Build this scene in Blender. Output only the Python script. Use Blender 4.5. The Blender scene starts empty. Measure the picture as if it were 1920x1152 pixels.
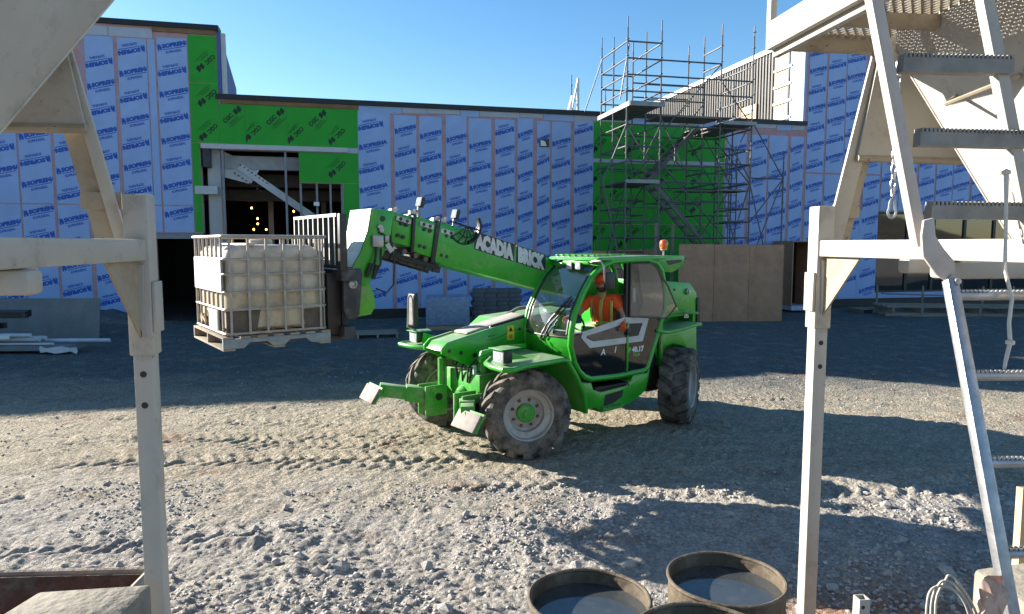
import bpy, bmesh, math, random
import numpy as np
from mathutils import Vector, Matrix, Euler

random.seed(7)
RNG = np.random.default_rng(7)
SC = bpy.context.scene
COL = SC.collection
R = math.radians

# ------------------------------------------------------------------ camera
cam_d = bpy.data.cameras.new('camera')
cam = bpy.data.objects.new('camera', cam_d)
COL.objects.link(cam)
PITCH = math.atan(119 / 1300)
cam.location = (0, 0, 2.7)
cam.rotation_euler = (R(90) - PITCH, 0, 0)
cam_d.sensor_width = 36
cam_d.lens = 36 * 1300 / 1920
cam_d.clip_start = 0.05
cam_d.clip_end = 6000
SC.camera = cam

# ------------------------------------------------------------------ sky and sun
SUN_EL = 20.5
SUN_V = Vector((-0.919, 0.395, 0)).normalized() * math.cos(R(SUN_EL)) + Vector((0, 0, math.sin(R(SUN_EL))))
world = bpy.data.worlds.new('World')
SC.world = world
world.use_nodes = True
nt = world.node_tree
bg = nt.nodes['Background']
sky = nt.nodes.new('ShaderNodeTexSky')
sky.sky_type = 'NISHITA'
sky.sun_disc = False
sky.sun_elevation = R(SUN_EL)
sky.sun_rotation = math.atan2(SUN_V.x, SUN_V.y)
sky.altitude = 50
sky.air_density = 1.0
sky.dust_density = 0.3
sky.ozone_density = 2.0
hs_ = nt.nodes.new('ShaderNodeHueSaturation')
hs_.inputs['Saturation'].default_value = 1.28
nt.links.new(sky.outputs[0], hs_.inputs['Color'])
nt.links.new(hs_.outputs[0], bg.inputs[0])
bg.inputs[1].default_value = 0.074
sun_d = bpy.data.lights.new('sun', 'SUN')
sun = bpy.data.objects.new('sun', sun_d)
COL.objects.link(sun)
sun.location = (-30, 10, 30)
sun_d.energy = 5.0
sun_d.angle = R(0.5)
sun_d.color = (1.0, 0.94, 0.84)
sun.rotation_euler = (-SUN_V).to_track_quat('-Z', 'Y').to_euler()
SC.view_settings.view_transform = 'Standard'
SC.view_settings.look = 'None'
SC.view_settings.exposure = 1.6
SC.view_settings.gamma = 1
SC.view_settings.use_curve_mapping = False

# ------------------------------------------------------------------ materials
MATS = {}

def mat(name, col, rough=0.6, metal=0.0, var=0.18, scale=4.0, bump=0.0, bscale=30.0,
        dirt=None, coat=0.0, spec=0.5, stretch=None, sunlit_tops=0.0, chips=None):
    """principled material: base colour with two octaves of tonal variation, optional dirt and bump"""
    if name in MATS:
        return MATS[name]
    m = bpy.data.materials.new(name)
    m.use_nodes = True
    t = m.node_tree
    n = t.nodes
    L = t.links.new
    p = n['Principled BSDF']
    tc = n.new('ShaderNodeTexCoord')
    mp = n.new('ShaderNodeMapping')
    L(tc.outputs['Object'], mp.inputs[0])
    if stretch:
        mp.inputs['Scale'].default_value = stretch
    nz = n.new('ShaderNodeTexNoise')
    nz.inputs['Scale'].default_value = scale
    nz.inputs['Detail'].default_value = 6
    nz.inputs['Roughness'].default_value = 0.65
    L(mp.outputs[0], nz.inputs['Vector'])
    mr = n.new('ShaderNodeMapRange')
    mr.inputs[1].default_value = 0.25
    mr.inputs[2].default_value = 0.75
    mr.inputs[3].default_value = 1 - var
    mr.inputs[4].default_value = 1 + var
    L(nz.outputs[0], mr.inputs[0])
    mx = n.new('ShaderNodeMix')
    mx.data_type = 'RGBA'
    mx.blend_type = 'MULTIPLY'
    mx.inputs[0].default_value = 1
    mx.inputs[6].default_value = (*col, 1)
    L(mr.outputs[0], mx.inputs[7])
    out = mx.outputs[2]
    p.inputs['Roughness'].default_value = rough
    p.inputs['Metallic'].default_value = metal
    p.inputs['Specular IOR Level'].default_value = spec
    if coat:
        p.inputs['Coat Weight'].default_value = coat
        p.inputs['Coat Roughness'].default_value = 0.12
    if dirt:
        dc, amt, ds = dirt
        d = n.new('ShaderNodeTexNoise')
        d.inputs['Scale'].default_value = ds
        d.inputs['Detail'].default_value = 8
        d.inputs['Roughness'].default_value = 0.7
        L(tc.outputs['Object'], d.inputs['Vector'])
        dr = n.new('ShaderNodeMapRange')
        dr.inputs[1].default_value = 0.62 - 0.35 * amt
        dr.inputs[2].default_value = 0.80 - 0.2 * amt
        dr.inputs[3].default_value = 0
        dr.inputs[4].default_value = min(1.0, 0.35 + 0.6 * amt)
        L(d.outputs[0], dr.inputs[0])
        dm = n.new('ShaderNodeMix')
        dm.data_type = 'RGBA'
        L(dr.outputs[0], dm.inputs[0])
        L(out, dm.inputs[6])
        dm.inputs[7].default_value = (*dc, 1)
        out = dm.outputs[2]
        rm = n.new('ShaderNodeMapRange')
        rm.inputs[3].default_value = rough
        rm.inputs[4].default_value = min(1.0, rough + 0.35)
        L(dr.outputs[0], rm.inputs[0])
        L(rm.outputs[0], p.inputs['Roughness'])
    if chips:
        cc, cs, lim = chips
        cn = n.new('ShaderNodeTexNoise')
        cn.inputs['Scale'].default_value = cs
        cn.inputs['Detail'].default_value = 4
        cn.inputs['Roughness'].default_value = 0.8
        L(tc.outputs['Object'], cn.inputs['Vector'])
        cr_ = n.new('ShaderNodeMapRange')
        cr_.inputs[1].default_value = lim
        cr_.inputs[2].default_value = lim + 0.05
        cr_.inputs[4].default_value = 0.85
        L(cn.outputs[0], cr_.inputs[0])
        cm = n.new('ShaderNodeMix')
        cm.data_type = 'RGBA'
        L(cr_.outputs[0], cm.inputs[0])
        L(out, cm.inputs[6])
        cm.inputs[7].default_value = (*cc, 1)
        out = cm.outputs[2]
    if sunlit_tops:  # upward faces mixed paler: sunlit tops painted in, with some dust
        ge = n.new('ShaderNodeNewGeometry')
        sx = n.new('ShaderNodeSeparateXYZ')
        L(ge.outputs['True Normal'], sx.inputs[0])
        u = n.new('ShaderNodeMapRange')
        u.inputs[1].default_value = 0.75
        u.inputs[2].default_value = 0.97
        u.inputs[4].default_value = sunlit_tops
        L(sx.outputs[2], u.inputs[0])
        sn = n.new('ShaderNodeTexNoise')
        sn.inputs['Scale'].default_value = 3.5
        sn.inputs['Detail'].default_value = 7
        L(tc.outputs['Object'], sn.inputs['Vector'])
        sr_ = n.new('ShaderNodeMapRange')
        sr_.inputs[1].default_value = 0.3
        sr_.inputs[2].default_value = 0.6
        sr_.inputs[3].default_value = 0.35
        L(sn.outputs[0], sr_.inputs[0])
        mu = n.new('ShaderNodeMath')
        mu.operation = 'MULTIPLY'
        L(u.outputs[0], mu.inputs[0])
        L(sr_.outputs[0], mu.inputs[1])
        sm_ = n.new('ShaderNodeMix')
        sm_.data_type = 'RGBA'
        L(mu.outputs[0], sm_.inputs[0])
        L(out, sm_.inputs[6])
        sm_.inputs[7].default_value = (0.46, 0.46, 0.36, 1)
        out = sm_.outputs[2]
    L(out, p.inputs['Base Color'])
    if bump:
        bn = n.new('ShaderNodeTexNoise')
        bn.inputs['Scale'].default_value = bscale
        bn.inputs['Detail'].default_value = 5
        L(mp.outputs[0], bn.inputs['Vector'])
        b = n.new('ShaderNodeBump')
        b.inputs['Strength'].default_value = bump
        b.inputs['Distance'].default_value = 0.02
        L(bn.outputs[0], b.inputs['Height'])
        L(b.outputs[0], p.inputs['Normal'])
    MATS[name] = m
    return m

def glass(name, tint=(0.9, 0.95, 0.95), base=0.04, rough=0.02, film=0.0, filmcol=(0.5, 0.48, 0.42)):
    """thin sheet of glass or clear plastic: transparent, fresnel gloss, optional dusty film"""
    m = bpy.data.materials.new(name)
    m.use_nodes = True
    t = m.node_tree
    n = t.nodes
    L = t.links.new
    n.remove(n['Principled BSDF'])
    o = n['Material Output']
    tr = n.new('ShaderNodeBsdfTransparent')
    tr.inputs[0].default_value = (*tint, 1)
    gl = n.new('ShaderNodeBsdfGlossy')
    gl.inputs['Roughness'].default_value = rough
    fr = n.new('ShaderNodeFresnel')
    fr.inputs[0].default_value = 1.5
    ad = n.new('ShaderNodeMath')
    ad.operation = 'ADD'
    ad.inputs[1].default_value = base
    L(fr.outputs[0], ad.inputs[0])
    mx = n.new('ShaderNodeMixShader')
    L(ad.outputs[0], mx.inputs[0])
    L(tr.outputs[0], mx.inputs[1])
    L(gl.outputs[0], mx.inputs[2])
    last = mx
    if film:
        df = n.new('ShaderNodeBsdfDiffuse')
        df.inputs[0].default_value = (*filmcol, 1)
        nz = n.new('ShaderNodeTexNoise')
        nz.inputs['Scale'].default_value = 5
        nz.inputs['Detail'].default_value = 8
        mr = n.new('ShaderNodeMapRange')
        mr.inputs[1].default_value = 0.3
        mr.inputs[2].default_value = 0.8
        mr.inputs[3].default_value = film * 0.4
        mr.inputs[4].default_value = film * 1.6
        L(nz.outputs[0], mr.inputs[0])
        m2 = n.new('ShaderNodeMixShader')
        L(mr.outputs[0], m2.inputs[0])
        L(mx.outputs[0], m2.inputs[1])
        L(df.outputs[0], m2.inputs[2])
        last = m2
    L(last.outputs[0], o.inputs[0])
    return m

def emitter(name, col, strength):
    m = bpy.data.materials.new(name)
    m.use_nodes = True
    p = m.node_tree.nodes['Principled BSDF']
    p.inputs['Base Color'].default_value = (*col, 1)
    p.inputs['Emission Color'].default_value = (*col, 1)
    p.inputs['Emission Strength'].default_value = strength
    return m

DUST = (0.34, 0.29, 0.22)
green = mat('green_paint', (0.020, 0.325, 0.012), 0.34, var=0.14, scale=3, dirt=(DUST, 0.20, 4.5), coat=0.25, sunlit_tops=0.75, chips=((.16, .20, .11), 30, .67))
green_dirty = mat('dirty_green_paint', (0.03, 0.29, 0.02), 0.45, var=0.2, scale=8, dirt=(DUST, 0.42, 5.0), sunlit_tops=0.6)
blackm = mat('black_metal', (0.012, 0.012, 0.013), 0.45, var=0.3, dirt=(DUST, 0.1, 4))
dkgrey = mat('dark_grey_metal', (0.035, 0.036, 0.04), 0.5, metal=0.2, var=0.25, dirt=((0.2, 0.18, 0.15), 0.25, 7))
steel = mat('worn_steel', (0.35, 0.34, 0.33), 0.42, metal=0.7, var=0.3, scale=9, dirt=((0.2, 0.16, 0.12), 0.2, 8))
rubber = mat('tyre_rubber', (0.022, 0.021, 0.020), 0.75, var=0.3, scale=7, bump=0.15, bscale=60, dirt=((0.26, 0.225, 0.18), 0.72, 5.0))
rubber_side = mat('tyre_sidewall', (0.026, 0.024, 0.022), 0.7, var=0.3, scale=5, dirt=((0.20, 0.17, 0.135), 0.40, 3.0))
rimm = mat('grey_rim_paint', (0.38, 0.36, 0.33), 0.5, metal=0.15, var=0.2, dirt=((0.22, 0.17, 0.12), 0.4, 6))
whitep = mat('white_plastic', (0.75, 0.75, 0.73), 0.4, var=0.06)
orangep = mat('orange_fabric', (0.85, 0.10, 0.012), 0.8, var=0.12, scale=12, bump=0.25, bscale=18)
lime = mat('lime_reflective_tape', (0.42, 0.45, 0.10), 0.6, var=0.15)
skin = mat('skin', (0.42, 0.22, 0.15), 0.55, var=0.1)
hair = mat('dark_hair', (0.03, 0.022, 0.016), 0.8)
denim = mat('dark_trousers', (0.03, 0.032, 0.04), 0.85)
clear = glass('cab_glass', (0.72, 0.82, 0.80), 0.14, 0.015, film=0.07, filmcol=(.55, .55, .52))
clear_side = glass('smoked_cab_glass', (0.62, 0.62, 0.58), 0.06, 0.03, film=0.12)
dark_glass = glass('dark_door_glass', (0.06, 0.055, 0.05), 0.05, 0.05, film=0.05, filmcol=(0.04, 0.034, 0.028))
amber = mat('amber_plastic', (0.75, 0.12, 0.01), 0.25, var=0.1, coat=0.6)
lampglass = mat('lamp_lens', (0.42, 0.44, 0.46), 0.12, var=0.5, scale=30, coat=0.8)
beige = mat('beige_paint', (0.41, 0.385, 0.34), 0.5, var=0.12, scale=2.2, bump=0.06, bscale=9, dirt=((0.17, 0.11, 0.065), 0.26, 5.5), coat=0.05, chips=((0.10, 0.055, 0.03), 22, 0.665))
beige_old = mat('stained_beige_paint', (0.34, 0.29, 0.215), 0.6, var=0.18, scale=3, bump=0.08, bscale=12, dirt=((0.13, 0.085, 0.045), 0.40, 6.0), chips=((0.09, 0.05, 0.025), 20, 0.63))
galv = mat('galvanised_steel', (0.38, 0.38, 0.39), 0.42, metal=0.75, var=0.28, scale=14, bump=0.1, bscale=50, dirt=((0.24, 0.22, 0.2), 0.25, 6))
scaff = mat('scaffold_steel', (0.11, 0.11, 0.115), 0.5, metal=0.3, var=0.3, scale=5, dirt=((0.16, 0.12, 0.09), 0.2, 5))
wood = mat('weathered_wood', (0.27, 0.22, 0.165), 0.85, var=0.3, scale=3, bump=0.3, bscale=12, stretch=(1, 9, 9), dirt=((0.12, 0.1, 0.08), 0.2, 3))
ply = mat('dirty_plywood', (0.47, 0.245, 0.135), 0.85, var=0.25, scale=1.4, bump=0.15, bscale=20, dirt=((0.24, 0.14, 0.085), 0.35, 1.3))
timber = mat('brown_timber', (0.22, 0.125, 0.06), 0.8, var=0.25, scale=3)
concrete = mat('concrete', (0.22, 0.195, 0.155), 0.9, var=0.35, scale=7, bump=0.8, bscale=18, dirt=((0.2, 0.17, 0.13), 0.3, 3))

# ------------------------------------------------------------------ mesh builder
class MB:
    def __init__(s):
        s.v = []
        s.f = []

    def add(s, vs, fs):
        o = len(s.v)
        s.v += [Vector(p) for p in vs]
        s.f += [[i + o for i in f] for f in fs]
        return s

    def box(s, c, d, rot=None):
        x, y, z = [k / 2 for k in d]
        vs = [Vector((a * x, b * y, e * z)) for a in (-1, 1) for b in (-1, 1) for e in (-1, 1)]
        if rot is not None:
            vs = [rot @ v for v in vs]
        c = Vector(c)
        return s.add([v + c for v in vs], [(0, 1, 3, 2), (4, 6, 7, 5), (0, 4, 5, 1), (2, 3, 7, 6), (0, 2, 6, 4), (1, 5, 7, 3)])

    def bb(s, x0, x1, y0, y1, z0, z1):
        return s.box(((x0 + x1) / 2, (y0 + y1) / 2, (z0 + z1) / 2), (abs(x1 - x0), abs(y1 - y0), abs(z1 - z0)))

    def bar(s, p0, p1, w, h, up=(0, 0, 1)):
        p0 = Vector(p0); p1 = Vector(p1)
        d = (p1 - p0).normalized()
        u = Vector(up)
        if abs(d.dot(u)) > 0.99:
            u = Vector((0, 1, 0)) if abs(d.y) < 0.9 else Vector((1, 0, 0))
        a = d.cross(u).normalized() * (w / 2)
        b = a.cross(d).normalized() * (h / 2)
        vs = [p + i * a + j * b for p in (p0, p1) for i, j in ((-1, -1), (1, -1), (1, 1), (-1, 1))]
        return s.add(vs, [(0, 1, 2, 3), (7, 6, 5, 4), (0, 4, 5, 1), (1, 5, 6, 2), (2, 6, 7, 3), (3, 7, 4, 0)])

    def tube(s, pts, r, n=8, closed=False, flat=1.0):
        pts = [Vector(p) for p in pts]
        m = len(pts)
        rs = r if isinstance(r, (list, tuple)) else [r] * m
        prev = None
        rings = []
        for i, p in enumerate(pts):
            if closed:
                t = (pts[(i + 1) % m] - pts[i - 1]).normalized()
            else:
                t = (pts[min(i + 1, m - 1)] - pts[max(i - 1, 0)]).normalized()
            if prev is None:
                u = Vector((0, 0, 1)) if abs(t.z) < 0.9 else Vector((1, 0, 0))
                a = t.cross(u).normalized()
            else:
                a = (prev - t * prev.dot(t)).normalized()
            prev = a
            b = t.cross(a)
            rings.append([p + rs[i] * (math.cos(2 * math.pi * k / n) * a + flat * math.sin(2 * math.pi * k / n) * b) for k in range(n)])
        vs = [v for g in rings for v in g]
        fs = []
        for i in range(m if closed else m - 1):
            j = (i + 1) % m
            for k in range(n):
                l = (k + 1) % n
                fs.append((i * n + k, i * n + l, j * n + l, j * n + k))
        if not closed:
            fs.append(tuple(range(n - 1, -1, -1)))
            fs.append(tuple((m - 1) * n + k for k in range(n)))
        return s.add(vs, fs)

    def rod(s, p0, p1, r, n=8):
        return s.tube([p0, p1], r, n)

    def prism(s, poly, fn):
        """closed 2-d outline poly -> fn(a, b, 0) and fn(a, b, 1) caps"""
        n = len(poly)
        vs = [Vector(fn(a, b, 0)) for a, b in poly] + [Vector(fn(a, b, 1)) for a, b in poly]
        fs = [tuple(range(n)), tuple(range(2 * n - 1, n - 1, -1))]
        fs += [(i, i + n, (i + 1) % n + n, (i + 1) % n) for i in range(n)]
        return s.add(vs, fs)

    def xz(s, poly, y0, y1):
        return s.prism(poly, lambda a, b, t: (a, y1 if t else y0, b))

    def xy(s, poly, z0, z1):
        return s.prism(poly, lambda a, b, t: (a, b, z1 if t else z0))

    def yz(s, poly, x0, x1):
        return s.prism(poly, lambda a, b, t: (x1 if t else x0, a, b))

    def lathe(s, prof, n, c=(0, 0, 0), axis='z', closed=False, caps=True):
        c = Vector(c)
        vs = []
        for r, h in prof:
            for k in range(n):
                a = 2 * math.pi * k / n
                x, y = r * math.cos(a), r * math.sin(a)
                vs.append(c + (Vector((x, y, h)) if axis == 'z' else Vector((x, h, y)) if axis == 'y' else Vector((h, x, y))))
        fs = []
        m = len(prof)
        for i in range(m if closed else m - 1):
            j = (i + 1) % m
            for k in range(n):
                l = (k + 1) % n
                fs.append((i * n + k, i * n + l, j * n + l, j * n + k))
        if not closed and caps:
            if prof[0][0] > 1e-4:
                fs.append(tuple(range(n - 1, -1, -1)))
            if prof[-1][0] > 1e-4:
                fs.append(tuple((m - 1) * n + k for k in range(n)))
        return s.add(vs, fs)

    def grid(s, rows):
        """surface through rows of points"""
        m = len(rows); n = len(rows[0])
        vs = [p for r in rows for p in r]
        return s.add(vs, [(i * n + k, i * n + k + 1, (i + 1) * n + k + 1, (i + 1) * n + k) for i in range(m - 1) for k in range(n - 1)])

    def mesh(s, name, bevel=0, angle=38, inv=None, solid=0):
        bm = bmesh.new()
        vs = [bm.verts.new(inv @ v if inv is not None else v) for v in s.v]
        for f in s.f:
            try:
                bm.faces.new([vs[i] for i in f])
            except ValueError:
                pass
        bmesh.ops.remove_doubles(bm, verts=bm.verts, dist=1e-5)
        bmesh.ops.recalc_face_normals(bm, faces=bm.faces)
        if bevel:
            es = [e for e in bm.edges if len(e.link_faces) == 2 and e.calc_face_angle(0) > R(28)]
            bmesh.ops.bevel(bm, geom=es, offset=bevel, segments=2, affect='EDGES', profile=0.5, clamp_overlap=True)
        me = bpy.data.meshes.new(name)
        bm.to_mesh(me)
        bm.free()
        me.shade_smooth()
        me.set_sharp_from_angle(angle=R(angle))
        return me

    def build(s, name, m, parent=None, bevel=0, angle=38, world_space=False):
        inv = None
        if world_space and parent is not None:
            inv = world_matrix(parent).inverted()
        me = s.mesh(name, bevel, angle, inv)
        return link(name, me, m, parent)

def world_matrix(o):
    M = o.matrix_basis.copy()
    while o.parent:
        o = o.parent
        M = o.matrix_basis @ M
    return M

def link(name, me, m, parent=None):
    if m is not None and len(me.materials) == 0:
        me.materials.append(m)
    o = bpy.data.objects.new(name, me)
    COL.objects.link(o)
    if parent is not None:
        o.parent = parent
    return o

def thing(name, label, cat, loc=(0, 0, 0), rz=0.0, group=None):
    o = bpy.data.objects.new(name, None)
    o.empty_display_size = 0.3
    COL.objects.link(o)
    o.location = loc
    o.rotation_euler = (0, 0, rz)
    o['label'] = label
    o['category'] = cat
    if group:
        o['group'] = group
    return o

def tag(o, label, cat, group=None):
    o['label'] = label
    o['category'] = cat
    if group:
        o['group'] = group
    return o

def dup(root, loc, rz, label=None):
    def cp(o, par):
        c = o.copy()
        COL.objects.link(c)
        if par is not None:
            c.parent = par
        for ch in kids(o):
            cp(ch, c)
        return c
    c = cp(root, None)
    c.location = loc
    c.rotation_euler = (0, 0, rz)
    if label:
        c['label'] = label
    return c

def kids(o):
    return [c for c in COL.objects if c.parent == o]

# lettering as flat faces (x right, y up); returns numpy arrays
def text_arr(body, size, bold=0.0, shear=0.0, sx=1.0, align='LEFT'):
    cu = bpy.data.curves.new('lettering', 'FONT')
    cu.body = body
    cu.size = size
    cu.offset = bold
    cu.shear = shear
    cu.resolution_u = 2
    cu.align_x = align
    o = bpy.data.objects.new('lettering', cu)
    COL.objects.link(o)
    dg = bpy.context.evaluated_depsgraph_get()
    me = bpy.data.meshes.new_from_object(o.evaluated_get(dg))
    v = [(p.co.x * sx, p.co.y) for p in me.vertices]
    f = [list(p.vertices) for p in me.polygons]
    bpy.data.objects.remove(o)
    bpy.data.meshes.remove(me)
    bpy.data.curves.remove(cu)
    return v, f

def join2d(*items):
    V = []; Fc = []
    for v, f in items:
        o = len(V)
        V += v
        Fc += [[i + o for i in q] for q in f]
    return V, Fc

def xf2d(item, rot=0.0, dx=0.0, dy=0.0, s=1.0):
    c, n = math.cos(rot) * s, math.sin(rot) * s
    return [(x * c - y * n + dx, x * n + y * c + dy) for x, y in item[0]], item[1]

def poly2d(*pts):
    return list(pts), [list(range(len(pts)))]

def flat_mesh(item, fn, name):
    me = bpy.data.meshes.new(name)
    me.from_pydata([fn(x, y) for x, y in item[0]], [], item[1])
    me.update()
    return me

# value noise on numpy arrays
_LAT = RNG.random((256, 256))

def vnoise(x, y):
    xi = np.floor(x).astype(int); yi = np.floor(y).astype(int)
    fx = x - xi; fy = y - yi
    fx = fx * fx * (3 - 2 * fx); fy = fy * fy * (3 - 2 * fy)
    a = _LAT[xi % 256, yi % 256]; b = _LAT[(xi + 1) % 256, yi % 256]
    c = _LAT[xi % 256, (yi + 1) % 256]; d = _LAT[(xi + 1) % 256, (yi + 1) % 256]
    return (a * (1 - fx) + b * fx) * (1 - fy) + (c * (1 - fx) + d * fx) * fy

def fbm(x, y, octs=4, gain=0.5):
    t = 0; a = 1; n = 0
    for i in range(octs):
        t = t + a * vnoise(x * 2 ** i + 17.3 * i, y * 2 ** i + 5.7 * i)
        n += a
        a *= gain
    return t / n

def sstep(a, b, x):
    t = np.clip((x - a) / (b - a), 0, 1)
    return t * t * (3 - 2 * t)
# ------------------------------------------------------------------ ground
TRACKS = [(7.55, 0.10, 0.010, 0.26, 0.9, .20), (8.55, 0.07, 0.008, 0.26, 1.0, .21), (9.25, 0.03, 0.012, 0.24, .8, .19),
          (6.75, 0.16, 0.0, 0.24, 0.8, .20), (10.0, -0.02, 0.012, 0.24, .6, .2), (10.7, 0.02, 0.015, 0.22, .5, .2), (8.05, -0.06, 0.0, 0.24, .6, .19), (8.9, -0.03, .006, .22, .6, .17), (9.7, .09, 0, .22, .6, .18), (7.15, .02, .008, .24, .7, .19), (11.4, .05, .01, .22, .5, .18)]

def ground_h(x, y):
    near = 1 - sstep(6.3, 7.8, y + 1.1 * (fbm(x * .5, y * .5, 2) - .5) * 2 - 0.10 * x * 0)
    h = 0.13 * (1 - sstep(3.6, 6.2, y))
    h = h + (fbm(x * .35 + 9, y * .35, 3) - .5) * 0.10
    rid = 1 - np.abs(fbm(x * 5, y * 5, 4, .6) * 2 - 1) * 2
    h = h + near * ((fbm(x * 1.3, y * 1.3, 3, .5) - .5) * 0.11 + (fbm(x * 7, y * 7, 4, .72) - .5) * 0.07 + (rid - .5) * .018 + (vnoise(x * 45, y * 45) - .5) * .012)
    mid = (1 - near) * (1 - sstep(14, 22, y))
    h = h + mid * ((fbm(x * 3, y * 5, 3, .6) - .5) * 0.045 + (fbm(x * 14, y * 18, 2) - .5) * 0.03)
    h = h + sstep(14, 22, y) * (fbm(x * 1.5, y * 1.5, 3) - .5) * 0.05
    for c, m, q, w, amp, per in TRACKS:
        cy = c + m * x + q * x * x + .12 * np.sin(x * .5 + c)
        d = (y - cy)
        on = 1 - sstep(w * .75, w * 1.1, np.abs(d))
        fade = sstep(.38, .55, fbm(x * .6 + c * 3, y * .6, 2)) * amp
        ph = (x + np.abs(d) * 0.75 + .02 * np.sin(x * 7)) / per
        saw = ph - np.floor(ph)
        bump = sstep(0.0, .18, saw) * (1 - sstep(.45, .62, saw))
        h = h + on * fade * (0.024 * bump - 0.012)
        rim = np.exp(-((np.abs(d) - w * 1.15) / .05) ** 2)
        h = h + rim * fade * 0.012
    # heaps of loose spoil
    for cx, cy_, rx, ry, a in [(-1.35, 5.35, .55, .35, .07), (5.3, 7.9, 1.5, .30, .10), (2.6, 6.6, 1.2, .4, .08), (-2.2, 6.1, .8, .4, .06), (3.4, 5.6, .9, .35, .07), (-13.2, 22.3, 1.5, 1.2, .5)]:
        e = ((x - cx) / rx) ** 2 + ((y - cy_) / ry) ** 2
        h = h + a * np.exp(-e) * (0.7 + 0.6 * fbm(x * 6, y * 6, 2))
    far = sstep(30, 45, np.sqrt(x * x + y * y))
    return h * (1 - far)

def spaced(lo, hi, step, grow, lim_lo, lim_hi):
    a = list(np.arange(lo, hi, step))
    s = step
    while a[-1] < lim_hi:
        s *= grow
        a.append(a[-1] + s)
    s = step
    while a[0] > lim_lo:
        s *= grow
        a.insert(0, a[0] - s)
    return np.array(a)

def build_ground():
    xs = spaced(-4.2, 4.6, 0.0175, 1.018, -1500, 1500)
    ys = [3.4]
    while ys[-1] < 1500:
        y = ys[-1]
        ys.append(y + (min(0.0012 * y * y * .62, 0.05) if y < 14 else 0.06 if y < 15 else (ys[-1] - ys[-2]) * 1.06))
    s = .03
    while ys[0] > -1500:
        s *= 1.35
        ys.insert(0, ys[0] - s)
    ys = np.array(ys)
    X, Y = np.meshgrid(xs, ys)
    Z = ground_h(X, Y)
    # the carved pits keep out from under the drums, bin and wheels by being shallow only
    nv = X.size
    ny, nx = X.shape
    co = np.stack([X, Y, Z], -1).reshape(-1, 3).astype(np.float32)
    idx = np.arange(nv).reshape(ny, nx)
    q = np.stack([idx[:-1, :-1], idx[:-1, 1:], idx[1:, 1:], idx[1:, :-1]], -1).reshape(-1, 4)
    me = bpy.data.meshes.new('ground')
    me.vertices.add(nv)
    me.vertices.foreach_set('co', co.ravel())
    me.loops.add(q.size)
    me.loops.foreach_set('vertex_index', q.ravel().astype(np.int32))
    me.polygons.add(len(q))
    me.polygons.foreach_set('loop_start', np.arange(0, q.size, 4, dtype=np.int32))
    me.polygons.foreach_set('loop_total', np.full(len(q), 4, dtype=np.int32))
    me.update()
    me.shade_smooth()
    print('ground quads', len(q))
    return me

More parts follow.
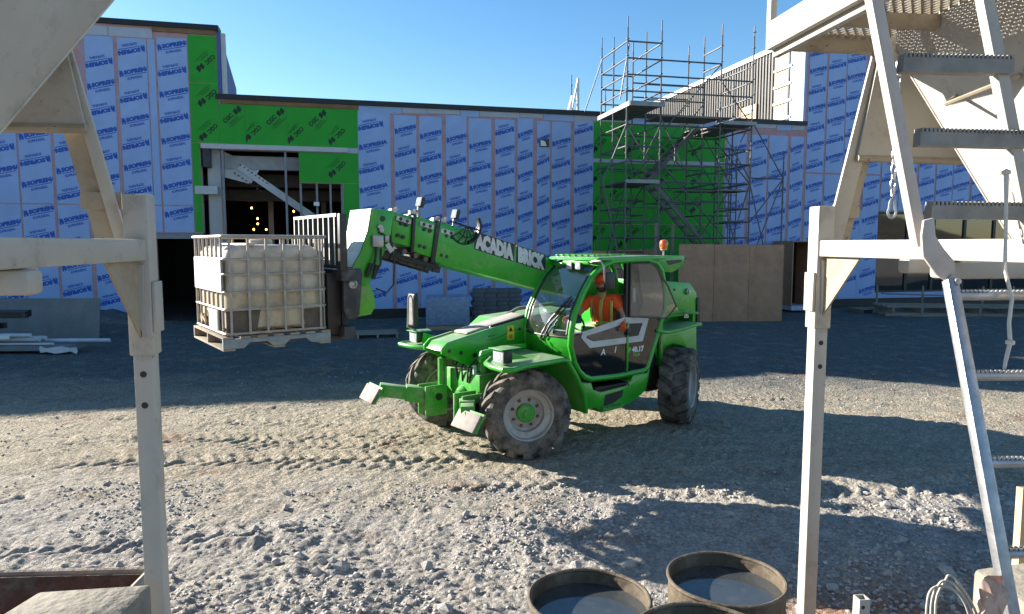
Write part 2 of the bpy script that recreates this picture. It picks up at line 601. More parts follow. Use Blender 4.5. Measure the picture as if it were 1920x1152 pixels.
def ground_mat():
    m = bpy.data.materials.new('dirt_and_gravel')
    m.use_nodes = True
    t = m.node_tree
    n = t.nodes
    L = t.links.new
    p = n['Principled BSDF']
    tc = n.new('ShaderNodeTexCoord')

    def noise(scale, det=5, rough=.6):
        z = n.new('ShaderNodeTexNoise')
        z.inputs['Scale'].default_value = scale
        z.inputs['Detail'].default_value = det
        z.inputs['Roughness'].default_value = rough
        L(tc.outputs['Object'], z.inputs['Vector'])
        return z

    def rng(src, a, b, c, d):
        r = n.new('ShaderNodeMapRange')
        for i, v in enumerate((a, b, c, d)):
            r.inputs[i + 1].default_value = v
        L(src, r.inputs[0])
        return r.outputs[0]

    def mixc(fac, a, b, mode='MIX'):
        x = n.new('ShaderNodeMix')
        x.data_type = 'RGBA'
        x.blend_type = mode
        if isinstance(fac, (int, float)):
            x.inputs[0].default_value = fac
        else:
            L(fac, x.inputs[0])
        for k, v in ((6, a), (7, b)):
            if isinstance(v, tuple):
                x.inputs[k].default_value = (*v, 1)
            else:
                L(v, x.inputs[k])
        return x.outputs[2]

    sep = n.new('ShaderNodeSeparateXYZ')
    L(tc.outputs['Object'], sep.inputs[0])
    w = noise(0.55, 5, .6)
    wob = rng(w.outputs[0], 0, 1, -2.6, 2.6)
    ad = n.new('ShaderNodeMath')
    ad.operation = 'ADD'
    L(sep.outputs[1], ad.inputs[0])
    L(wob, ad.inputs[1])
    yy = ad.outputs[0]
    rubble = (0.395, 0.36, 0.315)
    tan = (0.39, 0.335, 0.25)
    gravel = (0.135, 0.14, 0.13)  # far gravel, its colour darkened further to deepen the building's shade
    c = mixc(rng(yy, 6.6, 8.2, 0, 1), rubble, tan)
    c = mixc(rng(yy, 11.0, 14.5, 0, 1), c, gravel)
    # red-brown mortar sand at lower right and a few stains
    r1 = noise(0.9, 4)
    red = rng(r1.outputs[0], .58, .70, 0, .7)
    c = mixc(red, c, (0.29, 0.175, 0.115))
    vd = n.new('ShaderNodeVectorMath')
    vd.operation = 'DISTANCE'
    L(tc.outputs['Object'], vd.inputs[0])
    vd.inputs[1].default_value = (2.5, 4.1, .1)
    sb = n.new('ShaderNodeMath')
    sb.operation = 'MULTIPLY_ADD'
    L(r1.outputs[0], sb.inputs[0])
    sb.inputs[1].default_value = 1.6
    L(vd.outputs['Value'], sb.inputs[2])
    c = mixc(rng(sb.outputs[0], 1.5, 2.3, .85, 0), c, (0.36, 0.20, 0.115))
    pale = noise(1.7, 6, .7)
    c = mixc(rng(pale.outputs[0], .52, .75, 0, .5), c, (0.42, 0.38, 0.33))
    f = noise(28, 6, .75)
    c = mixc(1.0, c, rng(f.outputs[0], .3, .7, .38, 1.5), 'MULTIPLY')
    f2 = noise(4.5, 5, .7)
    c = mixc(1.0, c, rng(f2.outputs[0], .3, .7, .78, 1.2), 'MULTIPLY')
    L(c, p.inputs['Base Color'])
    p.inputs['Roughness'].default_value = 0.95
    p.inputs['Specular IOR Level'].default_value = 0.15
    b1 = noise(55, 5, .7)
    vor = n.new('ShaderNodeTexVoronoi')
    vor.inputs['Scale'].default_value = 22
    L(tc.outputs['Object'], vor.inputs['Vector'])
    sm = n.new('ShaderNodeMath')
    sm.operation = 'MULTIPLY_ADD'
    L(vor.outputs['Distance'], sm.inputs[0])
    sm.inputs[1].default_value = -0.7
    L(b1.outputs[0], sm.inputs[2])
    bp = n.new('ShaderNodeBump')
    bp.inputs['Strength'].default_value = 0.95
    bp.inputs['Distance'].default_value = 0.035
    L(sm.outputs[0], bp.inputs['Height'])
    L(bp.outputs[0], p.inputs['Normal'])
    return m

gmat = ground_mat()
go = link('ground', build_ground(), gmat)
go['kind'] = 'structure'

# loose stones
def ico():
    bm = bmesh.new()
    bmesh.ops.create_icosphere(bm, subdivisions=1, radius=1)
    bm.verts.ensure_lookup_table()
    v = np.array([x.co for x in bm.verts])
    f = np.array([[q.index for q in x.verts] for x in bm.faces])
    bm.free()
    return v, f
ICV, ICF = ico()

def rock_v(seed, flat=.7):
    r = np.random.default_rng(seed)
    v = ICV * (0.7 + 0.55 * r.random((len(ICV), 1)))
    v = v * np.array([1, .65 + .4 * r.random(), flat * (.6 + .5 * r.random())])
    for k in range(5):                                     # chop facets
        d = r.normal(size=3); d /= np.linalg.norm(d)
        s = v @ d
        lim = .45 + .3 * r.random()
        v = v - np.outer(np.maximum(s - lim, 0), d)
    return v

stone_m = mat('pale_stone', (0.37, 0.345, 0.315), 0.92, var=0.5, scale=5, bump=0.4, bscale=30)

grit_m = mat('dark_grit', (0.19, 0.185, 0.17), 0.95, var=0.5, scale=5)

def scatter(count, ysel, xspread, smin, smax, powr, name, sm=None):
    temps = [rock_v(100 + i) for i in range(10)]
    y = ysel(count)
    x = (RNG.random(count) * 2 - 1) * xspread * (y * .80 + .8)
    keep = fbm(x * 1.1 + 4, y * 1.1, 3) > (.40 + .2 * RNG.random(count))
    x = x[keep]; y = y[keep]
    size = smin + (smax - smin) * RNG.random(len(x)) ** powr
    z = ground_h(x, y) + size * .15
    V = []; Fc = []; o = 0
    for i in range(len(x)):
        a = RNG.random() * 6.283
        ca, sa = math.cos(a), math.sin(a)
        tv = temps[i % 10] * size[i]
        V.append(np.stack([tv[:, 0] * ca - tv[:, 1] * sa + x[i], tv[:, 0] * sa + tv[:, 1] * ca + y[i], tv[:, 2] + z[i]], -1))
        Fc.append(ICF + o)
        o += len(tv)
    V = np.concatenate(V).astype(np.float32); Fc = np.concatenate(Fc).astype(np.int32)
    me = bpy.data.meshes.new(name)
    me.vertices.add(len(V)); me.vertices.foreach_set('co', V.ravel())
    me.loops.add(Fc.size); me.loops.foreach_set('vertex_index', Fc.ravel())
    me.polygons.add(len(Fc))
    me.polygons.foreach_set('loop_start', np.arange(0, Fc.size, 3, dtype=np.int32))
    me.polygons.foreach_set('loop_total', np.full(len(Fc), 3, dtype=np.int32))
    me.update()
    o = link(name, me, sm or stone_m)
    o['kind'] = 'stuff'
    return o

scatter(40000, lambda c: 3.7 + 3.9 * RNG.random(c) ** 1.15, 1.0, .004, .030, 4.0, 'rubble_stones')
scatter(5000, lambda c: 7.0 + 8 * RNG.random(c), 1.0, .006, .03, 3.0, 'gravel')
scatter(3000, lambda c: 13 + 12 * RNG.random(c), .95, .012, .045, 3.5, 'gravel', grit_m)

rock_meshes = []
for i in range(8):
    me = bpy.data.meshes.new('rock')
    me.from_pydata([tuple(p) for p in rock_v(500 + i, .8)], [], ICF.tolist())
    me.materials.append(stone_m)
    rock_meshes.append(me)
ROCKS = [(-1.55, 5.30, .06), (-1.38, 5.40, .095), (-1.22, 5.25, .05), (-1.48, 5.52, .045), (-1.02, 5.38, .04), (-1.75, 5.42, .05), (-1.7, 5.15, .035)]
for i in range(85):
    y = 4.75 + 2.6 * RNG.random() ** 1.3
    ROCKS.append(((RNG.random() * 1.45 - .62) * y, y, .028 + .05 * RNG.random() ** 2))
for i, (x, y, s) in enumerate(ROCKS):
    o = link('rock', rock_meshes[i % 8], None)
    o.location = (x, y, float(ground_h(np.array(x), np.array(y))) + s * .25)
    o.scale = (s, s, s)
    o.rotation_euler = (0, 0, i * 2.4)
    if i < 7:
        tag(o, 'larger pale rock in the small heap at the bottom left of centre', 'rock', 'rocks heaped in the foreground')
    else:
        tag(o, 'pale grey broken rock lying loose in the foreground rubble', 'rock', 'loose rocks in the foreground rubble')

# hillside behind the viewer: what the windows reflect
hm = mat('dry_hillside', (0.12, 0.095, 0.05), 0.95, var=0.5, scale=.25)
hb = MB()
rows = []
for j in range(12):
    rows.append([Vector((-220 + 440 * i / 60, -62 - 9 * j, -0.3 + 22 * (j / 11) ** .9 * (.8 + .25 * math.sin(i * .35) + .12 * math.sin(i * 1.3 + j)))) for i in range(61)])
hb.grid(rows)
hh = hb.build('hillside', hm, angle=180)
hh['kind'] = 'structure'

# ------------------------------------------------------------------ building (local x along facade, y into the building, z up)
BA = math.atan(0.24)
bld = thing('building', 'long building under construction wrapped in blue and green sheathing', 'building', (0, 26, 0), BA)
prime = mat('pink_primed_sheathing', (0.50, 0.25, 0.21), 0.8, var=0.25, scale=2.5, dirt=((0.34, 0.38, 0.56), .62, 3.0))
blue_m = mat('blue_white_membrane', (0.29, 0.415, 0.68), 0.5, var=0.12, scale=1.2, bump=0.6, bscale=1.9, dirt=((0.40, 0.47, 0.66), 0.3, .9))
print_m = mat('blue_print', (0.010, 0.08, 0.42), 0.55, var=0.1)
cgc_m = mat('green_sheathing_face', (0.018, 0.33, 0.02), 0.7, var=0.12, scale=1.3, dirt=((0.045, 0.30, 0.04), .2, 1.0))
cgc_p = mat('black_print', (0.006, 0.016, 0.007), 0.6)
tarm = mat('black_membrane', (0.010, 0.010, 0.013), 0.5, var=.3)
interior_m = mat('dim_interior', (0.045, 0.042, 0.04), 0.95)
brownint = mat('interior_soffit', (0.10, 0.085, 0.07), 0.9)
steelw = mat('white_primed_steel', (0.50, 0.50, 0.50), 0.5, var=.1, dirt=((0.3, 0.28, 0.26), .2, 2))
studm = mat('galvanised_stud', (0.20, 0.21, 0.23), 0.45, metal=.5, var=.15)
palepatch = mat('pale_wrap', (0.42, 0.45, 0.52), 0.6, var=.1, dirt=((0.5, 0.32, 0.3), .25, 2))

w = MB()
Y0, Y1 = 0.008, .30
w.bb(-62, -14.5, Y0, Y1, .35, 7.87)
w.bb(-14.498, -12.2, Y0, Y1, .35, 9.7)
w.bb(-12.2, -10.69, Y0, Y1, 3.05, 9.7)
w.bb(-10.69, -10.06, Y0, Y1, 6.03, 9.7)
w.bb(-10.06, -7.55, Y0, Y1, 5.84, 7.5)
w.bb(-7.55, -6.1, Y0, Y1, 4.78, 7.5)
w.bb(-6.1, 12.3, Y0, Y1, .35, 7.5)
w.bb(-7.4, -6.1, Y0, Y1, .35, 3.41)
w.bb(12.3, 15.95, Y0, Y1, .35, 10.75)
w.bb(15.95, 30, Y0, Y1, 4.05, 10.75)
w.bb(15.95, 30, Y0, Y1, .35, .6)
w.bb(24.4, 30, Y0, Y1, .6, 4.05)
w.build('wall', prime, bld)
w = MB()
w.bb(-62, -12.2, .05, .3, -.8, .347)
w.bb(-6.1, 30, .05, .3, -.8, .347)
w.build('foundation_wall', tarm, bld)
# roofs, floors, back and side walls (they close the rooms and cast the building's shadow)
w = MB()
w.bb(-62, -14.5, .303, 24, 7.5, 7.71)
w.bb(-14.49, -10.07, .303, .5, 9.2, 9.45)
w.bb(-13.97, 12.3, .303, 24, 7.2, 7.46)
w.bb(12.32, 30, .303, 16, 10.4, 10.72)
w.build('roof', tarm, bld)
w = MB()
w.bb(-62, 30, 24, 24.3, -.5, 7.4)
w.bb(-62.3, -62.01, .3, 24, -.5, 7.7)
w.bb(30.01, 30.3, .3, 24, -.5, 10.7)
w.bb(12.34, 30, 15.7, 16, 7.3, 10.38)
w.build('rear_wall', prime, bld)
w = MB()
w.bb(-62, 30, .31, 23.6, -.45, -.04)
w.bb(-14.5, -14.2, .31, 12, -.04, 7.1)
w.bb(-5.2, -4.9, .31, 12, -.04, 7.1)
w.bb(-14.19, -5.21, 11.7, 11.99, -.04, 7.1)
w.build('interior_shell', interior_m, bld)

# --- printed membrane strips
SOP = join2d(
    xf2d(text_arr('SOPREMA', .178, .0145, .12, 1.14), 0, .16, .02),
    poly2d((.16, -.045), (.90, -.05), (.90, -.022), (.16, -.022)),
    xf2d(text_arr('SOPRASEAL', .115, .005, .1, .88), 0, .22, -.175),
    # woolly-backed animal head mark left of the word
    poly2d((0, -.04), (.045, -.04), (.06, .03), (.085, -.04), (.13, -.04), (.145, .06), (.12, .15), (.07, .17), (.02, .13), (.0, .05)),
    poly2d((.012, .135), (.06, .185), (.05, .20), (.0, .15)))
TILT = R(13.5)

def sop_print(z0, z1, phase, cut):
    """lettering every 0.75 m up the strip, every other one upside down"""
    items = []
    z = z0 - (z0 % .75) + phase
    k = 0
    while z < z1 - .22:
        if z > z0 + .22:
            if (round((z - phase) / .75)) % 2:
                items.append(xf2d(SOP, math.pi + TILT, .86, z + .12, .95))
            else:
                items.append(xf2d(SOP, TILT, .035, z - .12, .95))
        z += .75
    return join2d(*items) if items else None

PR_CACHE = {}

def strip(x0, wd, z0, z1, gap, phase, layer):
    me = MB().bb(0, wd - gap, 0, .005, z0, z1).mesh('membrane_strip')
    s = link('membrane_strip', me, blue_m, bld)
    s.location = (x0 + gap, -.004 - .003 * layer, 0)
    if wd < .5:
        return
    key = (round(z0, 2), round(z1, 2), round(phase, 2), round(wd - gap, 2))
    if key not in PR_CACHE:
        it = sop_print(z0, z1, phase, 0)
        if it is None:
            return
        v, f = it
        lim = wd - gap - .008
        sx = min(1, lim / .90)
        v = [(max(.006, min(lim, x * sx)), y) for x, y in v]
        PR_CACHE[key] = flat_mesh((v, f), lambda x, y: (x, -.0025, y), 'lettering')
        PR_CACHE[key].materials.append(print_m)
    link('lettering', PR_CACHE[key], None, s)['kind'] = 'stuff'

PH = [0.1, .45, .7, .25, .55]
x = -10.98
k = 0
while x > -36:
    wd = .97 if k != 1 else .25
    x -= wd
    g = (.06, .04, .12, .14, .09)[k % 5]
    bot = .38 if x + wd < -12.15 else 3.08
    strip(x, wd, max(3.98, bot), (9.3 if k > 0 else 9.38) if x > -14.9 else 7.6, g, PH[k % 5], k % 2)
    strip(x, wd, bot, 3.94, g, PH[(k + 2) % 5], k % 2)
    k += 1
# centre bays
edges = [-5.54, -4.43, -3.51, -2.60, -1.70, -.78, .10, .80, 1.45, 2.27, 3.17]
for k in range(10):
    wd = edges[k + 1] - edges[k]
    strip(edges[k], wd, .37, 7.22 if k % 3 else 7.30, .0 if k == 0 else (.08, .14, .11, .15)[k % 4], PH[(k * 2) % 5], k % 2)
# right of the scaffold
x = 8.72
k = 0
while x < 12.25:
    wd = min(.94, 12.28 - x)
    if wd > .4:
        strip(x, wd, .37, 7.05, (.09, .13)[k % 2], PH[(k + 1) % 5], k % 2)
    x += .94
    k += 1
x = 12.30
while x < 29:
    wd = .93
    if x < 15.1:
        strip(x, wd, .37, 5.55, (.05, .12, .09)[k % 3], PH[k % 5], k % 2)
        strip(x, wd, 5.62, 10.7, (.05, .12, .09)[k % 3], PH[(k + 3) % 5], k % 2)
    else:
        strip(x, wd, 4.1 if x > 15.5 else 4.1, 7.1, (.05, .12, .09)[k % 3], PH[k % 5], k % 2)
        strip(x, wd, 7.16, 10.7, (.08, .05, .06)[k % 3], PH[(k + 1) % 5], k % 2)
    x += wd
    k += 1
MB().bb(15.1, 15.93, -.004, .004, .37, 4.07).build('membrane_strip', blue_m, bld)
MB().bb(15.97, 24.3, -.006, .003, .36, .595).build('membrane_strip', blue_m, bld)

# pale wrap pieces along the parapet
px = -5.5
k = 0
while px < 12.2:
    wd = (1.5, .9, 1.2, .7)[k % 4]
    MB().bb(px, min(px + wd - .02, 12.28), -.014, .002, 7.27 + .03 * (k % 3), 7.49).build('parapet_wrap', palepatch if k % 3 else blue_m, bld)
    px += wd
    k += 1
for a, b in ((-14.45, -13.3), (-13.28, -12.0)):
    MB().bb(a, b, -.016, .002, 9.32, 9.62).build('parapet_wrap', palepatch, bld)
w = MB()
w.bb(-10.14, 12.36, -.10, .5, 7.50, 7.66)
w.bb(-14.6, -9.98, -.10, .5, 9.70, 9.86)
w.bb(-62, -14.61, -.10, .5, 7.87, 8.0)
w.bb(12.24, 30, -.08, .5, 10.75, 10.87)
w.build('roof_flashing', tarm, bld)
w = MB()
w.bb(-10.0, -5.52, -.05, .006, 7.36, 7.497)
w.bb(-12.0, -10.08, -.05, .006, 9.55, 9.697)
w.build('fascia_board', timber, bld)

# --- green boards with print
CG = join2d(
    xf2d(text_arr('CGC', .22, .011, 0, .95), 0, 0, 0),
    poly2d((.55, -.06), (.69, -.02), (.69, .17), (.55, .13)),
    poly2d((.70, .10), (.86, .17), (.86, -.02), (.70, -.09)),
    xf2d(text_arr('SECUROCK', .085, .002, 0, .9), 0, .12, -.16),
    poly2d((.0, -.21), (.62, -.21), (.62, -.195), (.0, -.195)),
    poly2d((.1, -.26), (.72, -.26), (.72, -.245), (.1, -.245)))

def board(x0, x1, z0, z1, off=0):
    s = MB().bb(x0 + .003, x1 - .003, -.008 - off, .007, z0 + .003, z1 - .003).build('sheathing_board', cgc_m, bld)
    items = []
    j = 0
    z = 0.24
    while z < 10:
        for i in range(-3, 12):
            cx = -11 + i * 1.38 + (.55 if j % 2 else 0)
            cx2 = cx + (0 if cx > -12 else 0)
            for base in (0, 13.8):
                c = cx2 + base
                if x0 + .1 < c < x1 - .1 and z0 + .25 < z < z1 - .25:
                    if j % 2:
                        items.append(xf2d(CG, R(45) + math.pi, c + .26, z + .30, .85))
                    else:
                        items.append(xf2d(CG, R(45), c - .26, z - .26, .85))
        z += .56
        j += 1
    if items:
        v, f = join2d(*items)
        v = [(max(x0 + .01, min(x1 - .01, a)), max(z0 + .01, min(z1 - .01, b))) for a, b in v]
        me = flat_mesh((v, f), lambda a, b: (a, -.0105 - off, b), 'lettering')
        me.materials.append(cgc_p)
        link('lettering', me, None, s)['kind'] = 'stuff'

board(-10.95, -10.07, 8.0, 9.52)
board(-10.95, -10.07, 6.05, 7.99)
board(-10.95, -10.70, 4.4, 6.04)
board(-10.95, -10.70, 3.08, 4.39)
xs_ = [-10.06, -9.25, -7.9, -6.55, -5.55]
for a, b in zip(xs_[:-1], xs_[1:]):
    board(a, b, 6.02, 7.35)
board(-7.55, -5.55, 4.80, 5.84)
board(-6.08, -5.55, .36, 4.79)
board(-7.38, -6.09, .36, 3.40)
gx = [3.18, 4.42, 5.66, 6.9, 8.14, 8.71]
for a, b in zip(gx[:-1], gx[1:]):
    board(a, b, 5.92, 7.3)
    board(a, b, 3.45, 5.78)
    board(a, b, .36, 3.44)
MB().bb(3.18, 8.70, -.012, .003, 5.785, 5.915).build('seam_tape', palepatch, bld)
MB().bb(-7.55, -5.56, -.02, .003, 5.845, 6.015).build('seam_tape', palepatch, bld)

# --- framed opening
MB().bb(-10.66, -5.9, -.10, -.012, 5.86, 6.02).build('header_angle', steelw, bld)
MB().bb(-10.55, -10.14, .35, .75, -.1, 6.6).build('steel_column', steelw, bld)
MB().bb(-10.9, -10.2, -.06, .25, 4.35, 4.62).build('steel_bracket', steelw, bld)
MB().bb(-10.62, -10.40, -.04, .30, 5.25, 5.95).build('steel_bracket', dkgrey, bld)
w = MB(); w.bb(-10.13, -5.3, .45, .75, 5.25, 5.7); w.build('steel_beam', mat('grey_steel_beam', (.32, .32, .33), .6), bld)
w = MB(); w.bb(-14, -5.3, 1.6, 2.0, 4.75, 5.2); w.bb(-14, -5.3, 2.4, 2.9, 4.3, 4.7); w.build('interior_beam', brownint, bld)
MB().xz([(-10.14, 5.9), (-8.9, 5.25), (-9.2, 4.75), (-10.14, 5.0)], .5, .56).build('gusset_plate', steelw, bld)
MB().bar((-9.55, .53, 5.35), (-6.6, .53, 3.25), .24, .20, (0, 1, 0)).build('diagonal_brace', steelw, bld)
w = MB()
for i in range(8):
    for o_ in (-.17, .17):
        c = Vector((-9.6 + .12 * i, .44, 5.25 - .085 * i)) + Vector((.58, 0, .81)) * o_
        w.lathe([(.03, -.02), (.03, .02), (0, .021)], 6, c, 'y')
w.build('bolt_row', dkgrey, bld)['kind'] = 'stuff'
for s, z0, z1 in ((-10.02, 0, 5.84), (-8.0, 0, 5.84), (-7.52, 3.41, 5.84), (-6.98, 3.41, 4.78), (-6.52, 3.41, 4.78), (-6.13, 3.41, 4.78)):
    MB().bb(s - .035, s + .035, .10, .22, z0, z1).build('stud', studm, bld)
MB().bb(-12.4, -10.7, -.05, .25, 2.86, 3.04).build('lintel', studm, bld)
MB().bb(-11.0, -10.72, .02, .28, 3.05, 4.3).build('jamb_board', timber, bld)
for cx_ in (-11.3, -9.0, -6.9):
    MB().bb(cx_ - .1, cx_ + .1, 5.0, 5.2, -.04, 4.7).build('interior_column', studm, bld)
lampm = emitter('lamp_glow', (1.0, 0.36, 0.07), 7)
for sx_, sz, sy in ((-9.5, 4.05, 3), (-9.3, 3.65, 3), (-9.3, 3.45, 3), (-9.45, 3.24, 3), (-9.0, 3.24, 3), (-7.9, 3.9, 2)):
    w = MB(); w.lathe([(0, -.035), (.025, -.03), (.035, 0), (.025, .03), (0, .035)], 10, (sx_ * 1.0, sy, sz)); w.build('hanging_lamp', lampm, bld)
w = MB(); w.bb(-7.08, -6.9, -.2, -.02, 4.0, 4.13); w.build('flood_lamp', whitep, bld)
w = MB(); w.bb(1.05, 1.42, -.03, .006, 6.28, 6.58); w.build('wall_opening', brownint, bld)
MB().xz([(1.08, 6.31), (1.30, 6.31), (1.24, 6.47), (1.08, 6.53)], -.10, -.035).build('light_fitting', whitep, bld)

# --- left return of tall block
retm = mat('blue_return_membrane', (0.06, 0.10, 0.30), .6, var=.1)
MB().yz([(.0, 7.5), (3.4, 7.5), (3.4, 8.55), (.55, 9.5), (0, 9.69)], -10.055, -9.95).build('return_wall', retm, bld)
MB().bb(-9.94, -9.80, .05, .2, 7.55, 9.65).build('return_stud', steelw, bld)
MB().bb(-9.94, -9.84, .35, .5, 7.55, 9.4).build('return_stud', studm, bld)

# --- right return: membrane, insulation with girts, ribbed cladding
MB().bb(12.19, 12.297, -.004, 1.05, 7.66, 10.74).build('return_wall', blue_m, bld)
me_r = PR_CACHE[[k for k in PR_CACHE if k[1] == 10.7][0]]
ins = mat('mineral_wool', (0.50, 0.42, 0.24), .95, var=.15, scale=4)
MB().bb(12.22, 12.297, 1.055, 2.05, 7.55, 10.7).build('insulation', ins, bld)
for z in (7.95, 8.65, 9.35, 10.05):
    MB().bb(12.14, 12.215, .80, 2.05, z, z + .09).build('girt', whitep, bld)
MB().bb(12.15, 12.215, .95, 1.06, 7.7, 10.7).build('girt', dkgrey, bld)
clad = mat('charcoal_cladding', (0.06, 0.056, 0.052), .5, metal=.2, var=.08)
w = MB()
prof = []
y = 2.06
while y < 16:
    prof += [(y, 0), (y + .10, 0), (y + .13, -.05), (y + .20, -.05), (y + .23, 0)]
    y += .23
w.grid([[Vector((12.25 + d, yy, 7.4)) for yy, d in prof], [Vector((12.25 + d, yy, 11.0)) for yy, d in prof]])
w.build('ribbed_cladding', clad, bld)
MB().bb(12.15, 12.34, 2.05, 16.1, 11.0, 11.2).build('coping', whitep, bld)
MB().bb(12.34, 30, 2.0, 16, 10.73, 10.99).build('upper_roof', tarm, bld)
MB().bb(12.14, 12.19, 3.3, 4.5, 7.66, 9.0).build('cover_board', mat('tan_board', (.55, .38, .2), .7), bld)
MB().bb(12.12, 12.185, 4.5, 4.65, 7.66, 9.1).build('cover_board', timber, bld)

# --- window band
wing = mat('reflective_window_glass', (0.02, 0.022, 0.024), .03, spec=1.0, var=.1)
win_x = [15.97, 17.6, 18.95, 20.6, 22.2, 24.35]
for a, b in zip(win_x[:-1], win_x[1:]):
    f = MB()
    f.bb(a, a + .07, .02, .14, .6, 4.04); f.bb(b - .07, b, .02, .14, .6, 4.04)
    f.bb(a + .07, b - .07, .02, .14, .6, .68); f.bb(a + .07, b - .07, .02, .14, 3.95, 4.04)
    fr = f.build('window', blackm, bld)
    MB().bb(a + .07, b - .07, .07, .09, .68, 3.95).build('pane', wing, fr)
# ------------------------------------------------------------------ telehandler (local x forward, y to its left, z up)
VEH_LOC = (-0.43, 9.46, 0)
VEH_A = math.atan2(-0.589, -0.808)
th = thing('telehandler', 'bright green telescopic handler carrying a caged tote on its raised boom', 'telehandler', VEH_LOC, VEH_A)
matgrey = mat('faded_engine_cover', (0.42, 0.39, 0.35), .75, var=.12, dirt=(DUST, .3, 4))
hosem = mat('hydraulic_hose', (0.015, 0.015, 0.015), .5)

# --- chassis
w = MB()
w.bb(-3.3, .3, -.42, .42, .55, .98)
w.bb(-.5, .12, -.50, .30, .80, 1.2)
w.bb(-3.4, -2.4, -.9, .5, .75, 1.35)
w.build('chassis', green_dirty, th, .01)
NX, NY, NZ = -.14, -.28, -.025
class NB(MB):
    def mesh(q, *a, **k):
        q.v = [v + Vector((NX, NY, NZ)) for v in q.v]
        return MB.mesh(q, *a, **k)
nose = [(.81, 1.35), (.72, 1.43), (.42, 1.49), (.13, 1.55), (-.62, 1.68), (-.62, .85), (-.16, .9), (.22, 1.03), (.50, 1.13), (.73, 1.24), (.81, 1.28)]
NB().xz(nose, .33, .37).build('side_plate', green, th, .004)
NB().xz(nose, -.14, -.10).build('side_plate', green, th, .004)
w = NB()
w.xz([(.80, 1.31), (.71, 1.41), (.13, 1.53), (-.6, 1.66), (-.6, 1.63), (.12, 1.50), (.69, 1.385), (.77, 1.30)], -.10, .33)
w.build('nose_deck', green, th, .006)
w = NB()
for x, z, r in ((.70, 1.31, .022), (.52, 1.27, .028), (.30, 1.22, .035), (-.46, 1.52, .022)):
    w.lathe([(r, .371), (r, .378), (0, .379)], 14, (x, 0, z), 'y')
w.build('pin_hole', blackm, th)['kind'] = 'stuff'
w = NB()
w.bb(-.36, -.24, .371, .376, 1.38, 1.58)
sgn = w.build('warning_sticker', mat('yellow_sticker', (.62, .55, .02), .5), th)
me = flat_mesh(poly2d((-.335, 1.50), (-.265, 1.50), (-.30, 1.565)), lambda a, b: (a + NX, .378 + NY, b + NZ), 'warning_mark'); me.materials.append(cgc_p)
link('warning_mark', me, None, sgn)
me = flat_mesh(poly2d((-.33, 1.40), (-.27, 1.40), (-.27, 1.455), (-.33, 1.455)), lambda a, b: (a + NX, .378 + NY, b + NZ), 'warning_mark'); me.materials.append(mat('dull_orange', (.4, .2, .02), .6))
link('warning_mark', me, None, sgn)
# engine housing right of the boom and the grey mat on the nose
w = MB()
w.xz([(-.55, 1.46), (-.72, 1.58), (-2.1, 1.66), (-2.1, .8), (-.5, .8), (-.45, 1.2)], -1.14, -.45)
w.build('engine_housing', green, th, .015)
w = NB()
w.xz([(.37, 1.500), (.35, 1.522), (.13, 1.572), (-.30, 1.648), (-.62, 1.715), (-.62, 1.675), (.13, 1.54)], -.06, .27)
w.build('nose_cover', matgrey, th, .008)
w = NB()
w.xz([(.02, 1.56), (-.62, 1.675), (-.62, 1.71), (-.0, 1.595)], .285, .325)
w.build('cover_edge', blackm, th, .005)
w = MB()
w.tube([(-.70, -.5, 1.60), (-1.0, -.5, 1.72), (-1.7, -.5, 1.76)], .03, 8)
w.build('air_pipe', matgrey, th)
w = NB()
for x, z in ((.02, 1.46), (.06, 1.46), (-.02, 1.46)):
    w.lathe([(.010, .371), (.010, .378), (0, .379)], 8, (x, 0, z), 'y')
w.xz([(.10, 1.40), (-.06, 1.42), (-.06, 1.425), (.10, 1.405)], .371, .373)
w.xz([(-.06, 1.42), (-.42, 1.52), (-.42, 1.526), (-.06, 1.426)], .371, .373)
w.build('seam', blackm, th)['kind'] = 'stuff'

# --- fenders with headlights
def fender(sy, far):
    y = lambda v: sy * v + (0.10 if far else 0)
    w = MB()
    top = [(.02, .30), (.50, .88), (.56, 1.12), (.57, 1.36), (.50, 1.40), (.2, 1.28), (-.42, 1.20), (-.50, 1.19), (-.50, .32)]
    w.prism(top, lambda a, b, t: (a, y(b), 1.235 + .015 * (a < -.3) - (.03 if t else 0)))
    w.prism([(-.38, 1.245), (-.50, 1.20), (-.68, .96), (-.83, .72), (-.87, .46), (-.91, .46), (-.87, .73), (-.71, .98), (-.53, 1.225)], lambda a, b, t: (a, y(1.20 if t else .45), b))
    f = w.build('fender', green, th, .004)
    pts = [(.0, .30), (.26, .62), (.50, .87), (.575, 1.10), (.585, 1.37), (.50, 1.425), (.2, 1.30), (-.42, 1.22)]
    MB().tube([(a, y(b), 1.222) for a, b in pts] + [(-.53, y(1.20), 1.205), (-.71, y(1.19), .96), (-.85, y(1.17), .73), (-.90, y(1.15), .46)], .034, 10).build('fender_rim', green, f)
    w = MB()
    w.xz([(.42, 1.26), (.40, 1.42), (-.05, 1.26)], y(1.00), y(1.015))
    w.xy([(.54, y(.98)), (.54, y(1.26)), (.20, y(1.20)), (.26, y(1.0))], 1.43, 1.442)
    w.build('lamp_bracket', green, f, .003)
    MB().bb(.36, .49, y(1.02), y(1.24), 1.268, 1.425).build('headlight', blackm, th, .015)
    MB().bb(.486, .503, y(1.025), y(1.235), 1.273, 1.42).build('headlight_lens', lampglass, th, .012)
    return f
fender(1, False)
fender(-1, True)
